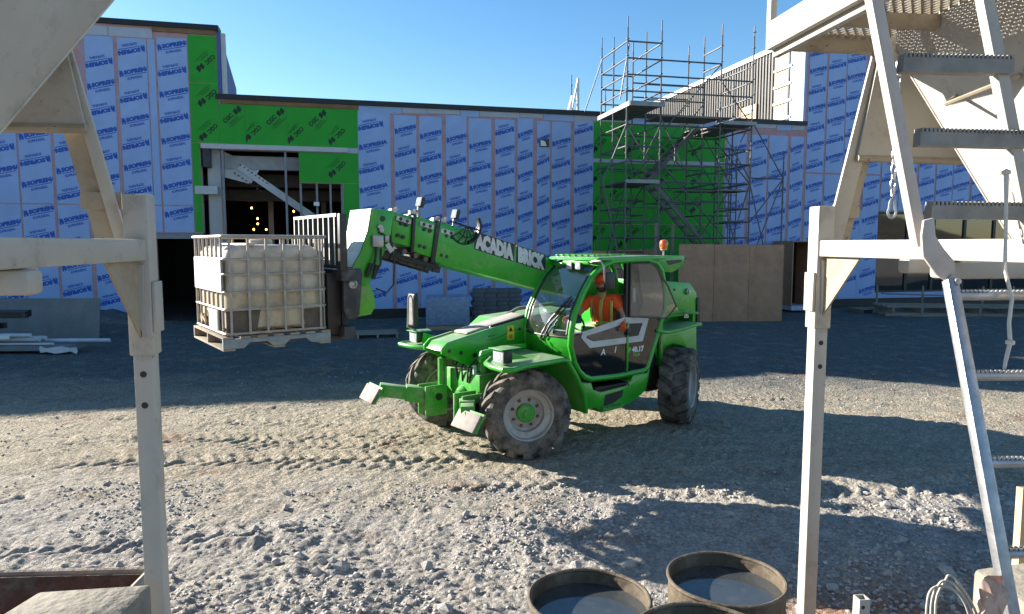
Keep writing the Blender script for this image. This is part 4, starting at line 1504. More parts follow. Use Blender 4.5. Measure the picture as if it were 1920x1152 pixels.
for k, (a, b) in enumerate((((1.60, .15, 2.66), (1.74, .16, 2.30)), ((1.54, .15, 2.64), (1.66, .17, 2.28)))):
    w.tube([a, Vector(a).lerp(Vector(b), .5) + Vector((-.03, .03, 0)), b], .016, 6)
    w.tube([Vector(a).lerp(Vector(b), .55), b], .026, 8)
w.tube([(1.40, .13, 2.80), (1.36, .14, 2.45), (1.38, .15, 2.20), (1.48, .16, 2.10), (1.62, .16, 2.16)], .010, 6)
w.tube([(1.56, .14, 2.84), (1.44, .15, 2.78), (1.38, .14, 2.70)], .010, 6)
w.build('hose', hosem, th)['kind'] = 'stuff'
w = MB(); w.xz([(1.84, 2.28), (1.70, 2.27), (1.62, 2.10), (1.60, 1.94), (1.66, 1.84), (1.86, 1.82)], -.08, .10); w.build('head_bracket', mat('lime_green_bracket', (.09, .36, .02), .5, dirt=(DUST, .35, 6)), th, .012)
# --- carriage, backrest and forks
w = MB()
w.bb(2.02, 2.20, -.85, .52, 2.28, 2.40)
w.bb(2.02, 2.16, -.80, .46, 1.62, 1.76)
w.bb(2.05, 2.12, -.80, -.62, 1.7, 2.3); w.bb(2.05, 2.12, .10, .30, 1.7, 2.3)
w.bb(1.80, 2.06, -.45, .1, 1.85, 2.35)
w.build('fork_carriage', dkgrey, th, .012)
w = MB()
hp = [(2.16, 2.42), (1.94, 2.42), (1.92, 2.34), (1.97, 1.89), (2.00, 1.84), (2.12, 1.84), (2.16, 1.95)]
w.xz(hp, .40, .46)
w.bb(1.95, 2.14, .20, .40, 2.30, 2.41)
cp = w.build('carriage_plate', dkgrey, th, .01)
w = MB(); w.lathe([(.05, .46), (.05, .49), (.03, .50), (.022, .48), (0, .48)], 16, (2.05, 0, 2.24), 'y'); w.build('carriage_pin', steel, cp)
w = MB(); w.xz([(2.02, 2.10), (2.10, 2.12), (2.11, 2.0), (2.05, 1.97), (2.0, 1.99)], .461, .465); w.build('plate_recess', blackm, cp)
bkm = mat('backrest_paint', (.018, .018, .018), .45, dirt=((.2, .18, .15), .1, 7))
sunlit_edge_m = mat('sunlit_bar_edge', (.55, .54, .50), .5, metal=.2, var=.2, scale=12)  # pale strips that paint in sunlight on the bars' front edges
w = MB(); w.bb(2.16, 2.24, -.89, .50, 3.00, 3.03); w.bb(2.16, 2.24, -.89, .50, 2.42, 2.46)
br = w.build('load_backrest', bkm, th, .004)
for k in range(9):
    y = -.88 + .165 * k
    b_ = MB().bb(2.14, 2.24, y - .012, y + .012, 2.46, 3.00).build('backrest_bar', bkm, br)
MB().bb(2.15, 2.235, .505, .575, 2.40, 3.03).build('backrest_post', bkm, br, .006)
MB().bb(2.2401, 2.246, -.892, .502, 2.998, 3.034).build('sunlit_edge', sunlit_edge_m, br)
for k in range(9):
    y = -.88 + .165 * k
    MB().bb(2.2403, 2.245, y - .012, y + .012, 2.462, 2.996).build('sunlit_edge', sunlit_edge_m, br)
for y in (-.62, .26):
    w = MB(); w.bb(2.14, 2.30, y - .07, y + .07, 1.60, 2.36); w.bb(2.14, 3.38, y - .07, y + .07, 1.63, 1.675); w.build('fork', mat('fork_steel', (.03, .026, .024), .5, metal=.3, dirt=((.10, .06, .04), .25, 5)), th, .008)

def VW(x, y, z):
    a = VEH_A
    return Vector((VEH_LOC[0] + x * math.cos(a) - y * math.sin(a), VEH_LOC[1] + x * math.sin(a) + y * math.cos(a), VEH_LOC[2] + z))

# ------------------------------------------------------------------ pallet on the forks
c0 = VW(2.91, -.17, 1.60)
pal = thing('wooden_pallet', 'weathered wooden pallet with flaking blue paint under the caged tote', 'pallet', c0, VEH_A)
bluew = mat('flaking_blue_wood', (0.22, 0.25, 0.25), .85, var=.3, scale=3, bump=.3, bscale=14, stretch=(2, 8, 8), dirt=((.06, .16, .24), .5, 3.5))
PX, PY = 1.14, 1.36
for k in range(7):
    MB().bb(-PX / 2 + k * (PX - .1) / 6, -PX / 2 + k * (PX - .1) / 6 + .1, -PY / 2, PY / 2, .122, .142).build('deck_board', wood, pal, .003)
for y in (-PY / 2 + .02, 0, PY / 2 - .02):
    pts = [(-PX / 2, .022), (-PX / 2, .12), (PX / 2, .12), (PX / 2, .022), (.36, .022), (.30, .075), (.12, .075), (.06, .022), (-.06, .022), (-.12, .075), (-.30, .075), (-.36, .022)]
    MB().xz(pts, y - .02, y + .02).build('stringer', bluew if y > .1 else wood, pal, .003)
for x in (-PX / 2 + .06, 0, PX / 2 - .06):
    MB().bb(x - .06, x + .06, -PY / 2, PY / 2, 0, .02).build('bottom_board', wood, pal, .003)

# ------------------------------------------------------------------ tote
tote = thing('caged_tote', 'dirty white plastic liquid tote in a steel cage with a white label plate', 'tote', VW(2.91, -.17, 1.742), VEH_A)
TX, TY, TZ = .535, .66, 1.03
tankm = mat('stained_tank_plastic', (.47, .43, .35), .42, var=.18, scale=2, spec=.4, dirt=((.21, .165, .11), .5, 2.4))
def rr(hx, hy, r, n=6):
    o = []
    for cx, cy, a0 in ((hx - r, hy - r, 0), (-hx + r, hy - r, 90), (-hx + r, -hy + r, 180), (hx - r, -hy + r, 270)):
        for i in range(n + 1):
            a = R(a0 + 90 * i / n)
            o.append((cx + r * math.cos(a), cy + r * math.sin(a)))
    return o
secs = [(.05, .46, .58, .10), (.08, .50, .62, .12), (.20, .505, .625, .12), (.45, .505, .625, .12), (.80, .505, .625, .12), (.86, .50, .62, .12), (.92, .46, .58, .12), (.945, .40, .52, .12), (.95, .2, .3, .1)]
w = MB()
rows = [[Vector((a, b, z)) for a, b in rr(hx, hy, r)] for z, hx, hy, r in secs]
n = len(rows[0])
w.add([p for q in rows for p in q], [(i * n + k, i * n + (k + 1) % n, (i + 1) * n + (k + 1) % n, (i + 1) * n + k) for i in range(len(rows) - 1) for k in range(n)] + [tuple(range(n)), tuple((len(rows) - 1) * n + k for k in range(n))])
tk = w.build('tank', tankm, tote, angle=50)
tk.data.materials.append(mat('filled_tank_plastic', (.44, .39, .27), .42, var=.16, scale=2.5, spec=.4, dirt=((.2, .15, .09), .5, 2.6)))
for p_ in tk.data.polygons:
    if p_.center.z < .44:
        p_.material_index = 1
w = MB(); w.lathe([(.13, 0), (.13, .05), (.11, .06), (0, .06)], 20, (0, .1, .945)); w.build('lid', tankm, tk)
w = MB(); w.bb(.2, .3, -.55, .6, .93, .965); w.build('top_rib', tankm, tk, .02)
grime = mat('dark_grime', (.10, .085, .065), .9, var=.4, scale=6)
w = MB()
w.xz([(.52, .03), (.52, .27), (.17, .27), (.22, .03)], .628, .633); w.build('corner_guard', grime, tote)
MB().xz([(-.32, .03), (-.27, .25), (-.52, .25), (-.52, .03)], .628, .633).build('corner_guard', grime, tote)
cagem = mat('cage_steel', (.36, .33, .30), .5, metal=.55, var=.25, scale=8, dirt=((.28, .21, .15), .4, 7))
for z in (.03, .28, .46, .645, .80):
    MB().tube([(a, b, z) for a, b in rr(TX, TY, .05, 3)], 0.0135, 6, closed=True).build('cage_rail', cagem, tote)
w = MB(); w.tube([(a, b, TZ) for a, b in rr(TX + .005, TY + .005, .04, 3)], .024, 8, closed=True, flat=.8); w.build('top_rail', cagem, tote)
vb = MB().tube([(0, 0, .03), (0, 0, TZ)], 0.0135, 6).mesh('cage_bar'); vb.materials.append(cagem)
for k in range(6):
    for sy in (-1, 1):
        o = link('cage_bar', vb, None, tote); o.location = (-.45 + .185 * k - (.02 if k == 0 else 0), sy * TY, 0)
for k in range(7):
    for sx_ in (-1, 1):
        o = link('cage_bar', vb, None, tote); o.location = (sx_ * TX, -.58 + .193 * k, 0)
MB().bar((0, -TY, TZ + .005), (0, TY, TZ + .005), .05, .02).build('cross_rail', cagem, tote)
w = MB(); w.bb(TX + .013, TX + .018, -.60, .60, .455, .80); w.build('label_plate', mat('white_label', (.74, .74, .72), .5, dirt=((.45, .42, .38), .2, 4)), tote)
w = MB(); w.lathe([(.09, 0), (.09, .05), (.05, .06), (.05, .10), (0, .10)], 18, (TX - .07, -.28, .13), 'x'); w.bar((TX + .02, -.28, .16), (TX + .02, -.10, .10), .02, .03); w.build('valve', mat('tan_valve', (.30, .22, .12), .6), tote)
MB().bb(TX - .01, TX + .012, .0, .36, .03, .26).build('front_guard', mat('grey_plate', (.40, .38, .36), .6, dirt=((.2, .16, .12), .3, 6)), tote)

# ------------------------------------------------------------------ driver
drv = thing('person', 'driver in an orange safety shirt and cap leaning from the cab window', 'person', VW(-1.75, .62, 1.30), VEH_A)
def dl(x, y, z):
    return Vector((x + 1.75, y - .62, z - 1.30))
def skinned(name, pts, edges, root, m, parent, sub=2):
    me = bpy.data.meshes.new(name)
    me.from_pydata([tuple(p[0]) for p in pts], edges, [])
    o = bpy.data.objects.new(name, me)
    COL.objects.link(o)
    sk = o.modifiers.new('skin', 'SKIN')
    sk.use_smooth_shade = True
    ss = o.modifiers.new('sub', 'SUBSURF')
    ss.levels = ss.render_levels = sub
    for i, p in enumerate(pts):
        sv = me.skin_vertices[0].data[i]
        sv.radius = p[1] if isinstance(p[1], tuple) else (p[1], p[1])
        sv.use_root = (i == root)
    dg = bpy.context.evaluated_depsgraph_get()
    nm = bpy.data.meshes.new_from_object(o.evaluated_get(dg))
    nm.name = name
    bpy.data.objects.remove(o)
    bpy.data.meshes.remove(me)
    nm.shade_smooth()
    nm.materials.clear()
    return link(name, nm, m, parent)
P_ = [  # pelvis, spine, neck, head
    (dl(-1.80, .60, 1.36), (.15, .16)), (dl(-1.74, .63, 1.60), (.13, .16)), (dl(-1.66, .67, 1.83), (.12, .17)), (dl(-1.63, .69, 1.95), (.07, .09)),
    (dl(-1.59, .72, 2.03), .055), (dl(-1.56, .74, 2.10), .075),
    # left arm
    (dl(-1.72, .84, 1.92), .068), (dl(-1.76, .98, 1.72), .05), (dl(-1.70, 1.04, 1.60), .038), (dl(-1.66, 1.07, 1.575), .030),
    # right arm
    (dl(-1.55, .52, 1.90), .066), (dl(-1.40, .44, 1.70), .048), (dl(-1.28, .46, 1.66), .036), (dl(-1.20, .48, 1.66), .03),
    # legs
    (dl(-1.76, .72, 1.32), .09), (dl(-1.32, .74, 1.36), .075), (dl(-1.24, .74, .98), .05), (dl(-1.10, .75, .95), .045),
    (dl(-1.76, .48, 1.32), .09), (dl(-1.32, .42, 1.36), .075), (dl(-1.24, .42, .98), .05), (dl(-1.10, .42, .95), .045)]
E_ = [(0, 1), (1, 2), (2, 3), (3, 4), (4, 5), (2, 6), (6, 7), (7, 8), (8, 9), (2, 10), (10, 11), (11, 12), (12, 13), (0, 14), (14, 15), (15, 16), (16, 17), (0, 18), (18, 19), (19, 20), (20, 21)]
skinned('body', P_, E_, 0, skin, drv)
S_ = [(P_[0][0] + Vector((0, 0, .03)), (.165, .175)), (P_[1][0], (.15, .178)), (P_[2][0], (.135, .188)), (P_[3][0] + Vector((0, 0, -.02)), (.078, .10)),
      (P_[6][0], .083), (P_[6][0].lerp(P_[7][0], .75), .074), (P_[10][0], .080), (P_[10][0].lerp(P_[11][0], .75), .072)]
skinned('shirt', S_, [(0, 1), (1, 2), (2, 3), (2, 4), (4, 5), (2, 6), (6, 7)], 0, orangep, drv)
T_ = [(P_[0][0] + Vector((0, 0, -.03)), (.17, .17)), (P_[14][0], .105), (P_[15][0], .09), (P_[16][0], .07), (P_[18][0], .105), (P_[19][0], .09), (P_[20][0], .07)]
skinned('trousers', T_, [(0, 1), (1, 2), (2, 3), (0, 4), (4, 5), (5, 6)], 0, denim, drv)
# reflective straps and belt
w = MB()
for sy in (-.095, .10):
    w.tube([dl(-1.60, .70 + sy * .6, 1.985), dl(-1.515, .685 + sy, 1.90), dl(-1.52, .66 + sy, 1.75), dl(-1.575, .63 + sy, 1.58)], .026, 8, flat=.6)
w.tube([dl(-1.62 - .0, .88, 1.90), dl(-1.60, .90, 1.78), dl(-1.64, .86, 1.60)], .026, 8, flat=.6)
a5 = [dl(-1.745 + .19 * math.cos(a), .63 + .20 * math.sin(a), 1.56 + .02 * math.sin(a)) for a in [2 * math.pi * i / 22 for i in range(22)]]
w.tube(a5, .026, 6, closed=True)
w.build('reflective_tape', lime, drv)
# head
hd_c = dl(-1.545, .75, 2.145)
HR = Euler((R(6), R(14), R(35))).to_matrix()
bm = bmesh.new()
bmesh.ops.create_uvsphere(bm, u_segments=24, v_segments=16, radius=1)
for v in bm.verts:
    x, y, z = v.co
    q = Vector((x * .098, y * .078, z * .118))
    if z < 0:
        q.y *= 1 - .28 * (-z) ** 1.5
        q.x *= 1 - .12 * (-z)
        q.x += .012 * (-z) * (x > 0)
    if x > .5 and -.35 < z < .12:                       # nose
        q.x += .030 * max(0, 1 - abs(y) / .22) * max(0, 1 - abs(z + .12) / .28)
    if x > .5 and .05 < z < .4:                         # eye sockets
        q.x -= .008 * max(0, 1 - abs(abs(y) - .4) / .25)
    v.co = HR @ q + hd_c
me = bpy.data.meshes.new('head'); bm.to_mesh(me); bm.free(); me.shade_smooth()
hh_ = link('head', me, skin, drv)
def hp_(x, y, z):
    return HR @ Vector((x, y, z)) + hd_c
w = MB()
for sy in (-1, 1):
    w.tube([hp_(.0, sy * .077, .03), hp_(-.018, sy * .085, .015), hp_(-.015, sy * .084, -.02), hp_(.004, sy * .076, -.035)], .011, 6)
w.build('ear', skin, hh_)
w = MB()
w.grid([[hp_(.103 * math.cos(a) * f_, .082 * math.sin(a) * f_, z) for a in [R(-85 + 17 * i) for i in range(11)]] for z, f_ in ((-.035, .99), (-.065, .98), (-.095, .86), (-.118, .60))])
w.build('beard', hair, hh_)
w = MB(); w.bar(hp_(.105, -.03, -.058), hp_(.105, .03, -.058), .008, .012); w.build('mouth', mat('lips', (.22, .08, .06), .5), hh_)
w = MB()
for sy in (-1, 1):
    w.lathe([(.026, 0), (.022, .006), (0, .008)], 12, (0, 0, 0), 'x')
    for v in w.v[-39:]:
        pass
w = MB()
w.grid([[hp_(.106 * math.cos(a), .088 * math.sin(a), z) for a in [R(-58 + 11.6 * i) for i in range(11)]] for z in (.045, .03, .012)])
w.tube([hp_(.06, .083, .035), hp_(-.0, .084, .035)], .005, 5); w.tube([hp_(.06, -.083, .035), hp_(-.0, -.084, .035)], .005, 5)
w.build('sunglasses', blackm, hh_)
w = MB()
w.grid([[hp_(r_ * .108 * math.cos(a), r_ * .088 * math.sin(a), z) for a in [2 * math.pi * i / 24 for i in range(25)]] for r_, z in ((1.0, .045), (1.03, .075), (.97, .105), (.75, .13), (.4, .142), (.02, .145))])
w.grid([[hp_((.10 + e * .075) * math.cos(a), (.082 + e * .03) * math.sin(a), .052 - e * .018) for a in [R(-62 + 12.4 * i) for i in range(11)]] for e in (0, .5, 1)])
w.build('cap', orangep, hh_)
# gloved hands with fingers
glove = mat('orange_glove', (.62, .10, .02), .8, var=.2, scale=20)
def hand(c, fwd, upv, name='glove'):
    c = Vector(c); fwd = Vector(fwd).normalized(); upv = Vector(upv).normalized()
    sd = fwd.cross(upv).normalized()
    pts = [(c - fwd * .05, .030), (c, (.040, .026)), (c + fwd * .045, (.042, .024))]
    ed = [(0, 1), (1, 2)]
    for i, (o_, ln) in enumerate(((-.033, .050), (-.011, .060), (.011, .056), (.033, .044))):
        k = len(pts)
        b = c + fwd * .05 + sd * o_
        pts += [(b, .0105), (b + fwd * ln * .5 - upv * .012, .0100), (b + fwd * ln * .75 - upv * .045, .009), (b + fwd * ln * .55 - upv * .068, .008)]
        ed += [(2, k), (k, k + 1), (k + 1, k + 2), (k + 2, k + 3)]
    k = len(pts)
    pts += [(c - sd * .040 + fwd * .005, .013), (c - sd * .060 + fwd * .035 - upv * .015, .011), (c - sd * .058 + fwd * .06 - upv * .035, .009)]
    ed += [(1, k), (k, k + 1), (k + 1, k + 2)]
    return skinned(name, pts, ed, 0, glove, drv, 1)
hand(dl(-1.645, 1.085, 1.585), (.45, .55, -.55), (.2, .75, .6))
hand(dl(-1.17, .48, 1.665), (.8, .05, -.15), (.2, 0, .95))
# ------------------------------------------------------------------ scaffold (in the building's own axes, y negative = in front)
sc_ = thing('scaffold', 'steel tube scaffold tower with stairs and plank decks in front of the green wall', 'scaffold', (0, 26, 0), BA)
SX = [3.0, 4.2, 6.4, 7.6]
SY = [-3.6, -2.4, -1.25]
def sctube(name, p0, p1, r=.027, m=scaff, n=7):
    return MB().rod(p0, p1, r, n).build(name, m, sc_)
def standard(x, y, z0, z1):
    w = MB()
    w.rod((x, y, z0), (x, y, z1 - .35), .028, 7)
    w.rod((x, y, z1 - .36), (x, y, z1), .019, 6)
    z = 1.0
    while z < z1 - .2:
        if z > z0:
            w.lathe([(.025, -.012), (.055, -.010), (.055, .010), (.025, .012)], 8, (x, y, z))
        z += .52
    return w.build('standard', scaff, sc_)
TOP = {(3.0, -3.6): 10.03, (4.2, -3.6): 9.98, (6.4, -3.6): 10.02, (7.6, -3.6): 10.05, (4.2, -2.4): 9.95, (6.4, -2.4): 9.93, (3.0, -1.25): 10.0, (4.2, -1.25): 9.95, (6.4, -1.25): 9.95, (3.0, -2.4): 9.7, (7.6, -1.25): 7.6}
for (x, y), z1 in TOP.items():
    standard(x, y, -.1, z1)
for x, z1 in ((2.6, 9.2), (4.0, 8.8)):
    standard(x, -.05 + 1.0, 7.6, z1)
def ledgers(z, xpairs, ys):
    for a, b in xpairs:
        for y in ys:
            sctube('ledger', (a, y, z), (b, y, z))
def transoms(z, xs, ypairs):
    for x in xs:
        for a, b in ypairs:
            sctube('transom', (x, a, z), (x, b, z))
for z in (9.25, 8.72, 8.2, 7.68):
    ledgers(z, [(3.0, 4.2)], [-3.6])
    transoms(z, [3.0, 4.2], [(-3.6, -2.4), (-2.4, -1.25)] if z > 7.7 else [(-3.6, -1.25)])
for z in (8.72, 8.2, 7.68):
    ledgers(z, [(4.2, 6.4)], [-3.6] if z > 8.5 else [-3.6, -2.4])
    ledgers(z, [(3.0, 4.2)], [-1.25])
ledgers(8.5, [(4.2, 6.4)], [-1.25]); ledgers(8.0, [(4.2, 6.4)], [-1.25])
for z in (8.2, 7.68):
    ledgers(z, [(6.4, 7.6)], [-3.6])
for z in (8.72, 8.2, 7.68, 7.15):
    transoms(z, [7.6], [(-3.6, -1.25)])
transoms(9.3, [6.4], [(-3.6, -2.4)])
transoms(8.72, [6.4], [(-3.6, -2.4)])
for z in (6.6, 4.75, 2.9, 1.2):
    ledgers(z, [(3.0, 4.2), (4.2, 6.4), (6.4, 7.6)], [-3.6, -1.25])
    transoms(z, SX, [(-3.6, -1.25)])
for z in (5.9, 5.4, 3.9, 3.45):
    ledgers(z, [(3.0, 4.2)], [-3.6, -1.25])
    ledgers(z, [(6.4, 7.6)], [-3.6])
    transoms(z, [3.0, 7.6], [(-3.6, -1.25)])
ledgers(4.95, [(7.6, 8.9)], [-3.6]); standard(8.9, -3.6, -.1, 5.9)
for p0, p1 in (((3.0, -3.6, 6.6), (2.2, -3.6, 4.75)), ((3.0, -3.6, 6.6), (3.75, -3.6, 5.5)), ((4.2, -3.6, 6.6), (3.55, -3.6, 5.35)), ((4.2, -3.6, 6.9), (5.1, -3.6, 5.2)),
               ((4.75, -3.6, 5.95), (4.75, -3.6, 5.2)), ((3.65, -3.6, 5.95), (3.65, -3.6, 5.2)), ((4.2, -3.6, 4.75), (6.4, -3.6, 2.0)), ((4.2, -3.6, 5.4), (6.4, -3.6, 3.2)),
               ((7.6, -3.6, 6.9), (8.9, -3.6, 4.95)), ((7.6, -3.6, 6.9), (6.4, -3.6, 4.75)), ((8.9, -3.6, 4.95), (7.6, -3.6, 1.8)), ((7.6, -3.6, 4.75), (8.6, -3.6, 1.2)), ((6.4, -3.6, 6.6), (7.6, -3.6, 4.9)),
               ((4.35, -3.6, 6.5), (6.4, -3.6, 8.72)), ((6.45, -3.6, 8.1), (7.5, -3.6, 6.85)), ((5.6, -2.4, 6.7), (6.4, -2.4, 7.6)), ((3.0, -3.6, 4.75), (3.0, -1.25, 1.2)), ((3.0, -1.25, 4.75), (4.2, -1.25, 1.2)),
               ((6.4, -3.6, 4.75), (7.6, -3.6, 1.2)), ((7.6, -3.6, 4.75), (6.4, -3.6, 1.2)), ((3.0, -1.3, 9.25), (2.75, -.2, 7.6)), ((3.1, -3.5, 9.2), (2.8, -3.5, 7.4)), ((4.2, -3.6, 2.9), (3.0, -3.6, .6)), ((2.2, -3.6, 4.75), (3.0, -3.6, 1.2)),
               ((7.6, -1.25, 6.5), (7.6, -3.6, 4.75)), ((4.2, -1.25, 6.5), (6.4, -1.25, 4.75)), ((6.4, -1.25, 4.75), (4.2, -1.25, 2.9))):
    sctube('brace', p0, p1, .021)
for z in (6.1, 5.2, 4.2, 3.7, 2.4, 1.8):
    ledgers(z, [(3.0, 4.2), (6.4, 7.6)], [-2.4])
    transoms(z, [4.2, 6.4], [(-2.4, -1.25)])
for z in (5.3, 4.1, 2.2):
    ledgers(z, [(4.2, 6.4)], [-3.6, -2.4])
for p0, p1 in (((3.0, -2.4, 6.6), (4.2, -2.4, 4.75)), ((4.2, -2.4, 4.75), (3.0, -2.4, 2.9)), ((6.4, -2.4, 6.6), (7.6, -2.4, 4.75)), ((7.6, -2.4, 4.75), (6.4, -2.4, 2.9)), ((4.2, -2.4, 6.6), (6.4, -2.4, 4.75)), ((8.9, -3.6, 4.95), (7.6, -3.6, 3.4)), ((6.4, -1.25, 6.6), (7.6, -1.25, 4.75))):
    sctube('brace', p0, p1, .023)
standard(7.6, -2.4, -.1, 8.8)
plank = mat('scaffold_plank', (.20, .18, .155), .8, metal=.1, var=.25, scale=4, bump=.2, bscale=20)
plank_edge = mat('aluminium_deck', (.24, .24, .24), .5, metal=.6, var=.2)
def deck(x0, x1, y0, y1, z, n, along_x=True, m=plank):
    for k in range(n):
        if along_x:
            a = y0 + (y1 - y0) * k / n; b = y0 + (y1 - y0) * (k + 1) / n - .012
            MB().bb(x0, x1, a, b, z, z + .05).build('plank', m, sc_)
        else:
            a = x0 + (x1 - x0) * k / n; b = x0 + (x1 - x0) * (k + 1) / n - .012
            MB().bb(a, b, y0, y1, z, z + .05).build('plank', m, sc_)
deck(3.05, 4.15, -3.9, -1.0, 7.18, 4, False)
deck(4.2, 6.45, -3.55, -2.4, 6.92, 4)
deck(6.4, 7.65, -3.8, -.9, 6.72, 5, False)
deck(3.0, 4.2, -3.6, -1.25, 4.72, 4, False, plank)
deck(5.9, 7.6, -1.9, -1.2, 4.6, 3)
deck(6.4, 7.6, -3.6, -2.6, 4.5, 3)
MB().bb(2.98, 4.22, -3.93, -3.905, 7.15, 7.30).build('toe_board', plank_edge, sc_)
MB().bb(6.38, 7.66, -3.83, -3.805, 6.70, 6.82).build('toe_board', plank_edge, sc_)
MB().bb(2.96, 2.985, -3.9, -1.0, 7.15, 7.30).build('toe_board', plank_edge, sc_)
MB().bb(3.0, 4.2, -3.63, -3.605, 4.70, 4.82).build('toe_board', plank_edge, sc_)
# stairs: three flights between the middle bays
def flight(p0, p1, n):
    p0 = Vector(p0); p1 = Vector(p1)
    for dy in (-.32, .32):
        d = Vector((0, dy, 0))
        MB().bar(p0 + d, p1 + d, .05, .14).build('stair_stringer', scaff, sc_)
    for k in range(n):
        q = p0.lerp(p1, (k + .5) / n)
        MB().box(q, (.24, .62, .035)).build('stair_tread', plank, sc_)
flight((4.2, -2.9, 4.7), (6.9, -2.9, 1.9), 9)
flight((6.4, -1.8, 6.9), (4.3, -1.8, 4.75), 8)
flight((6.9, -1.9, 1.9), (4.6, -1.9, 0.0), 7)
for dz in (.5, 1.0):
    sctube('handrail', (6.4, -1.5, 6.9 + dz), (4.3, -1.5, 4.75 + dz), .017)
    sctube('handrail', (4.2, -3.2, 4.7 + dz), (6.9, -3.2, 1.9 + dz), .017)
# stair gate loops and ladder at the right bay
for x in (6.5, 6.9):
    w = MB(); w.tube([(x, -3.3, 5.0), (x, -3.3, 5.7), (x + .08, -3.3, 5.78), (x + .25, -3.3, 5.78), (x + .33, -3.3, 5.7), (x + .33, -3.3, 5.0)], .018, 6); w.build('gate_loop', scaff, sc_)
for x in (7.15, 7.45):
    sctube('ladder_stile', (x, -3.0, .2), (x, -3.0, 6.0), .022)
for k in range(18):
    sctube('ladder_rung', (7.15, -3.0, .5 + .3 * k), (7.45, -3.0, .5 + .3 * k), .013)

# white roof ladder rails left of the tower
rl = thing('roof_ladder', 'white ladder rails standing up over the roof edge left of the scaffold', 'ladder', (0, 26, 0), BA)
for p0, p1 in (((2.45, .6, 7.5), (2.75, .6, 9.0)), ((2.75, .6, 7.5), (2.75, .6, 9.0)), ((2.25, .5, 7.5), (2.6, .9, 8.4))):
    MB().bar(p0, p1, .09, .05).build('rail', whitep, rl)
for k in range(3):
    MB().rod((2.5 + .06 * k, .6, 7.8 + .35 * k), (2.78, .6, 7.8 + .35 * k), .02).build('rung', whitep, rl)

# ------------------------------------------------------------------ plywood hoarding and things along the wall
hoard = thing('plywood_hoarding', 'dirty brown plywood hoarding of three sheets behind the green machine', 'hoarding', (5.68, 23.67, 0), math.atan2(.49, 3.76))
for k in range(3):
    MB().bb(1.27 * k + .006, 1.27 * (k + 1) - .006, -.006 * (k % 2), .02, -.05, 2.68 - .012 * k).build('plywood_sheet', ply, hoard, .002)
for x in (.1, 1.27, 2.5, 3.7):
    MB().bb(x, x + .09, .025, .065, -.05, 2.6).build('stud', wood, hoard)
MB().bb(3.78, 3.81, 0, 2.4, -.05, 2.66).build('side_sheet', ply, hoard)
bx = thing('plywood_box', 'dark open plywood box with a pale sill right of the hoarding', 'box', (11.35, 28.0, 0), BA)
MB().bb(-.55, -.51, -.7, .6, .25, 2.8).build('side_panel', ply, bx)
MB().bb(.47, .51, -.7, .6, .25, 2.8).build('side_panel', ply, bx)
MB().bb(-.51, .47, -.7, .6, 2.76, 2.8).build('top_panel', ply, bx)
MB().bb(-.51, .47, .5, .6, .25, 2.76).build('back_panel', blackm, bx)
MB().bb(-.55, .55, -.75, .6, .08, .245).build('sill', mat('pale_foam', (.5, .52, .56), .8), bx)
for (x, y, lab) in ((5.0, 24.2, 'grey upright timber post behind the cab, left of two'), (5.62, 24.4, 'grey upright timber post behind the cab, beside the plywood hoarding')):
    tag(MB().bb(-.05, .05, -.03, .03, -.1, 3.4).build('timber_post', wood), lab, 'post').location = (x, y, 0)
lw = thing('low_hoarding', 'low weathered plywood boards behind the cab roof', 'hoarding', (2.9, 24.9, 0), .1)
for k in range(3):
    MB().bb(.85 * k, .85 * k + .84, 0, .03, -.05, 2.44 + .03 * k).build('plywood_sheet', ply, lw)

# brick pallets
wrapm = mat('blue_shrink_wrap', (.17, .22, .33), .3, var=.35, scale=6, bump=.5, bscale=12, stretch=(1, 1, 3), dirt=((.5, .55, .62), .25, 9))
bp = thing('wrapped_pallet', 'pallet of bricks in bluish shrink wrap against the blue wall', 'pallet', (-2.05, 22.0, 0), .1)
MB().bb(-.68, .68, -.5, .5, .15, 1.05).build('wrapped_stack', wrapm, bp, .03)
for k in range(7):
    MB().bb(-.68 + .2 * k, -.52 + .2 * k, -.5, .5, .12, .146).build('deck_board', wood, bp)
for y in (-.45, 0, .45):
    MB().bb(-.68, .68, y - .03, y + .03, 0, .118).build('stringer', wood, bp)
bp2 = thing('block_pallet', 'pallet of dark grey concrete blocks beside the wrapped pallet', 'pallet', (-.55, 22.9, 0), .12)
blk = mat('grey_block', (.105, .105, .11), .9, var=.2, scale=3, bump=.3)
bm_ = MB().bb(-.19, .19, -.45, .45, -.065, .065).mesh('concrete_block', .006); bm_.materials.append(blk)
for r_ in range(8):
    for k in range(4):
        o = link('concrete_block', bm_, None, bp2); o.location = (-.60 + .395 * k + (.05 if r_ % 2 else 0), 0.005 * ((r_ * 3 + k) % 3), .20 + .135 * r_)
MB().bb(-.82, .85, -.46, .46, .02, .13).build('deck_board', wood, bp2)
for loc, rz, lab in (((-3.95, 20.1, .0), .25, 'flat wooden pallet on the ground near the wrapped pallet'), ((14.2, 27.5, 0), .1, 'flat wooden pallet on the ground by the white strapping at the far right')):
    pt = thing('wooden_pallet', lab, 'pallet', loc, rz)
    for k in range(6):
        MB().bb(-.6, .6, -.5 + .175 * k, -.38 + .175 * k, .11, .135).build('deck_board', wood, pt)
    for x in (-.55, 0, .55):
        MB().bb(x - .025, x + .025, -.5, .5, 0, .108).build('stringer', wood, pt)
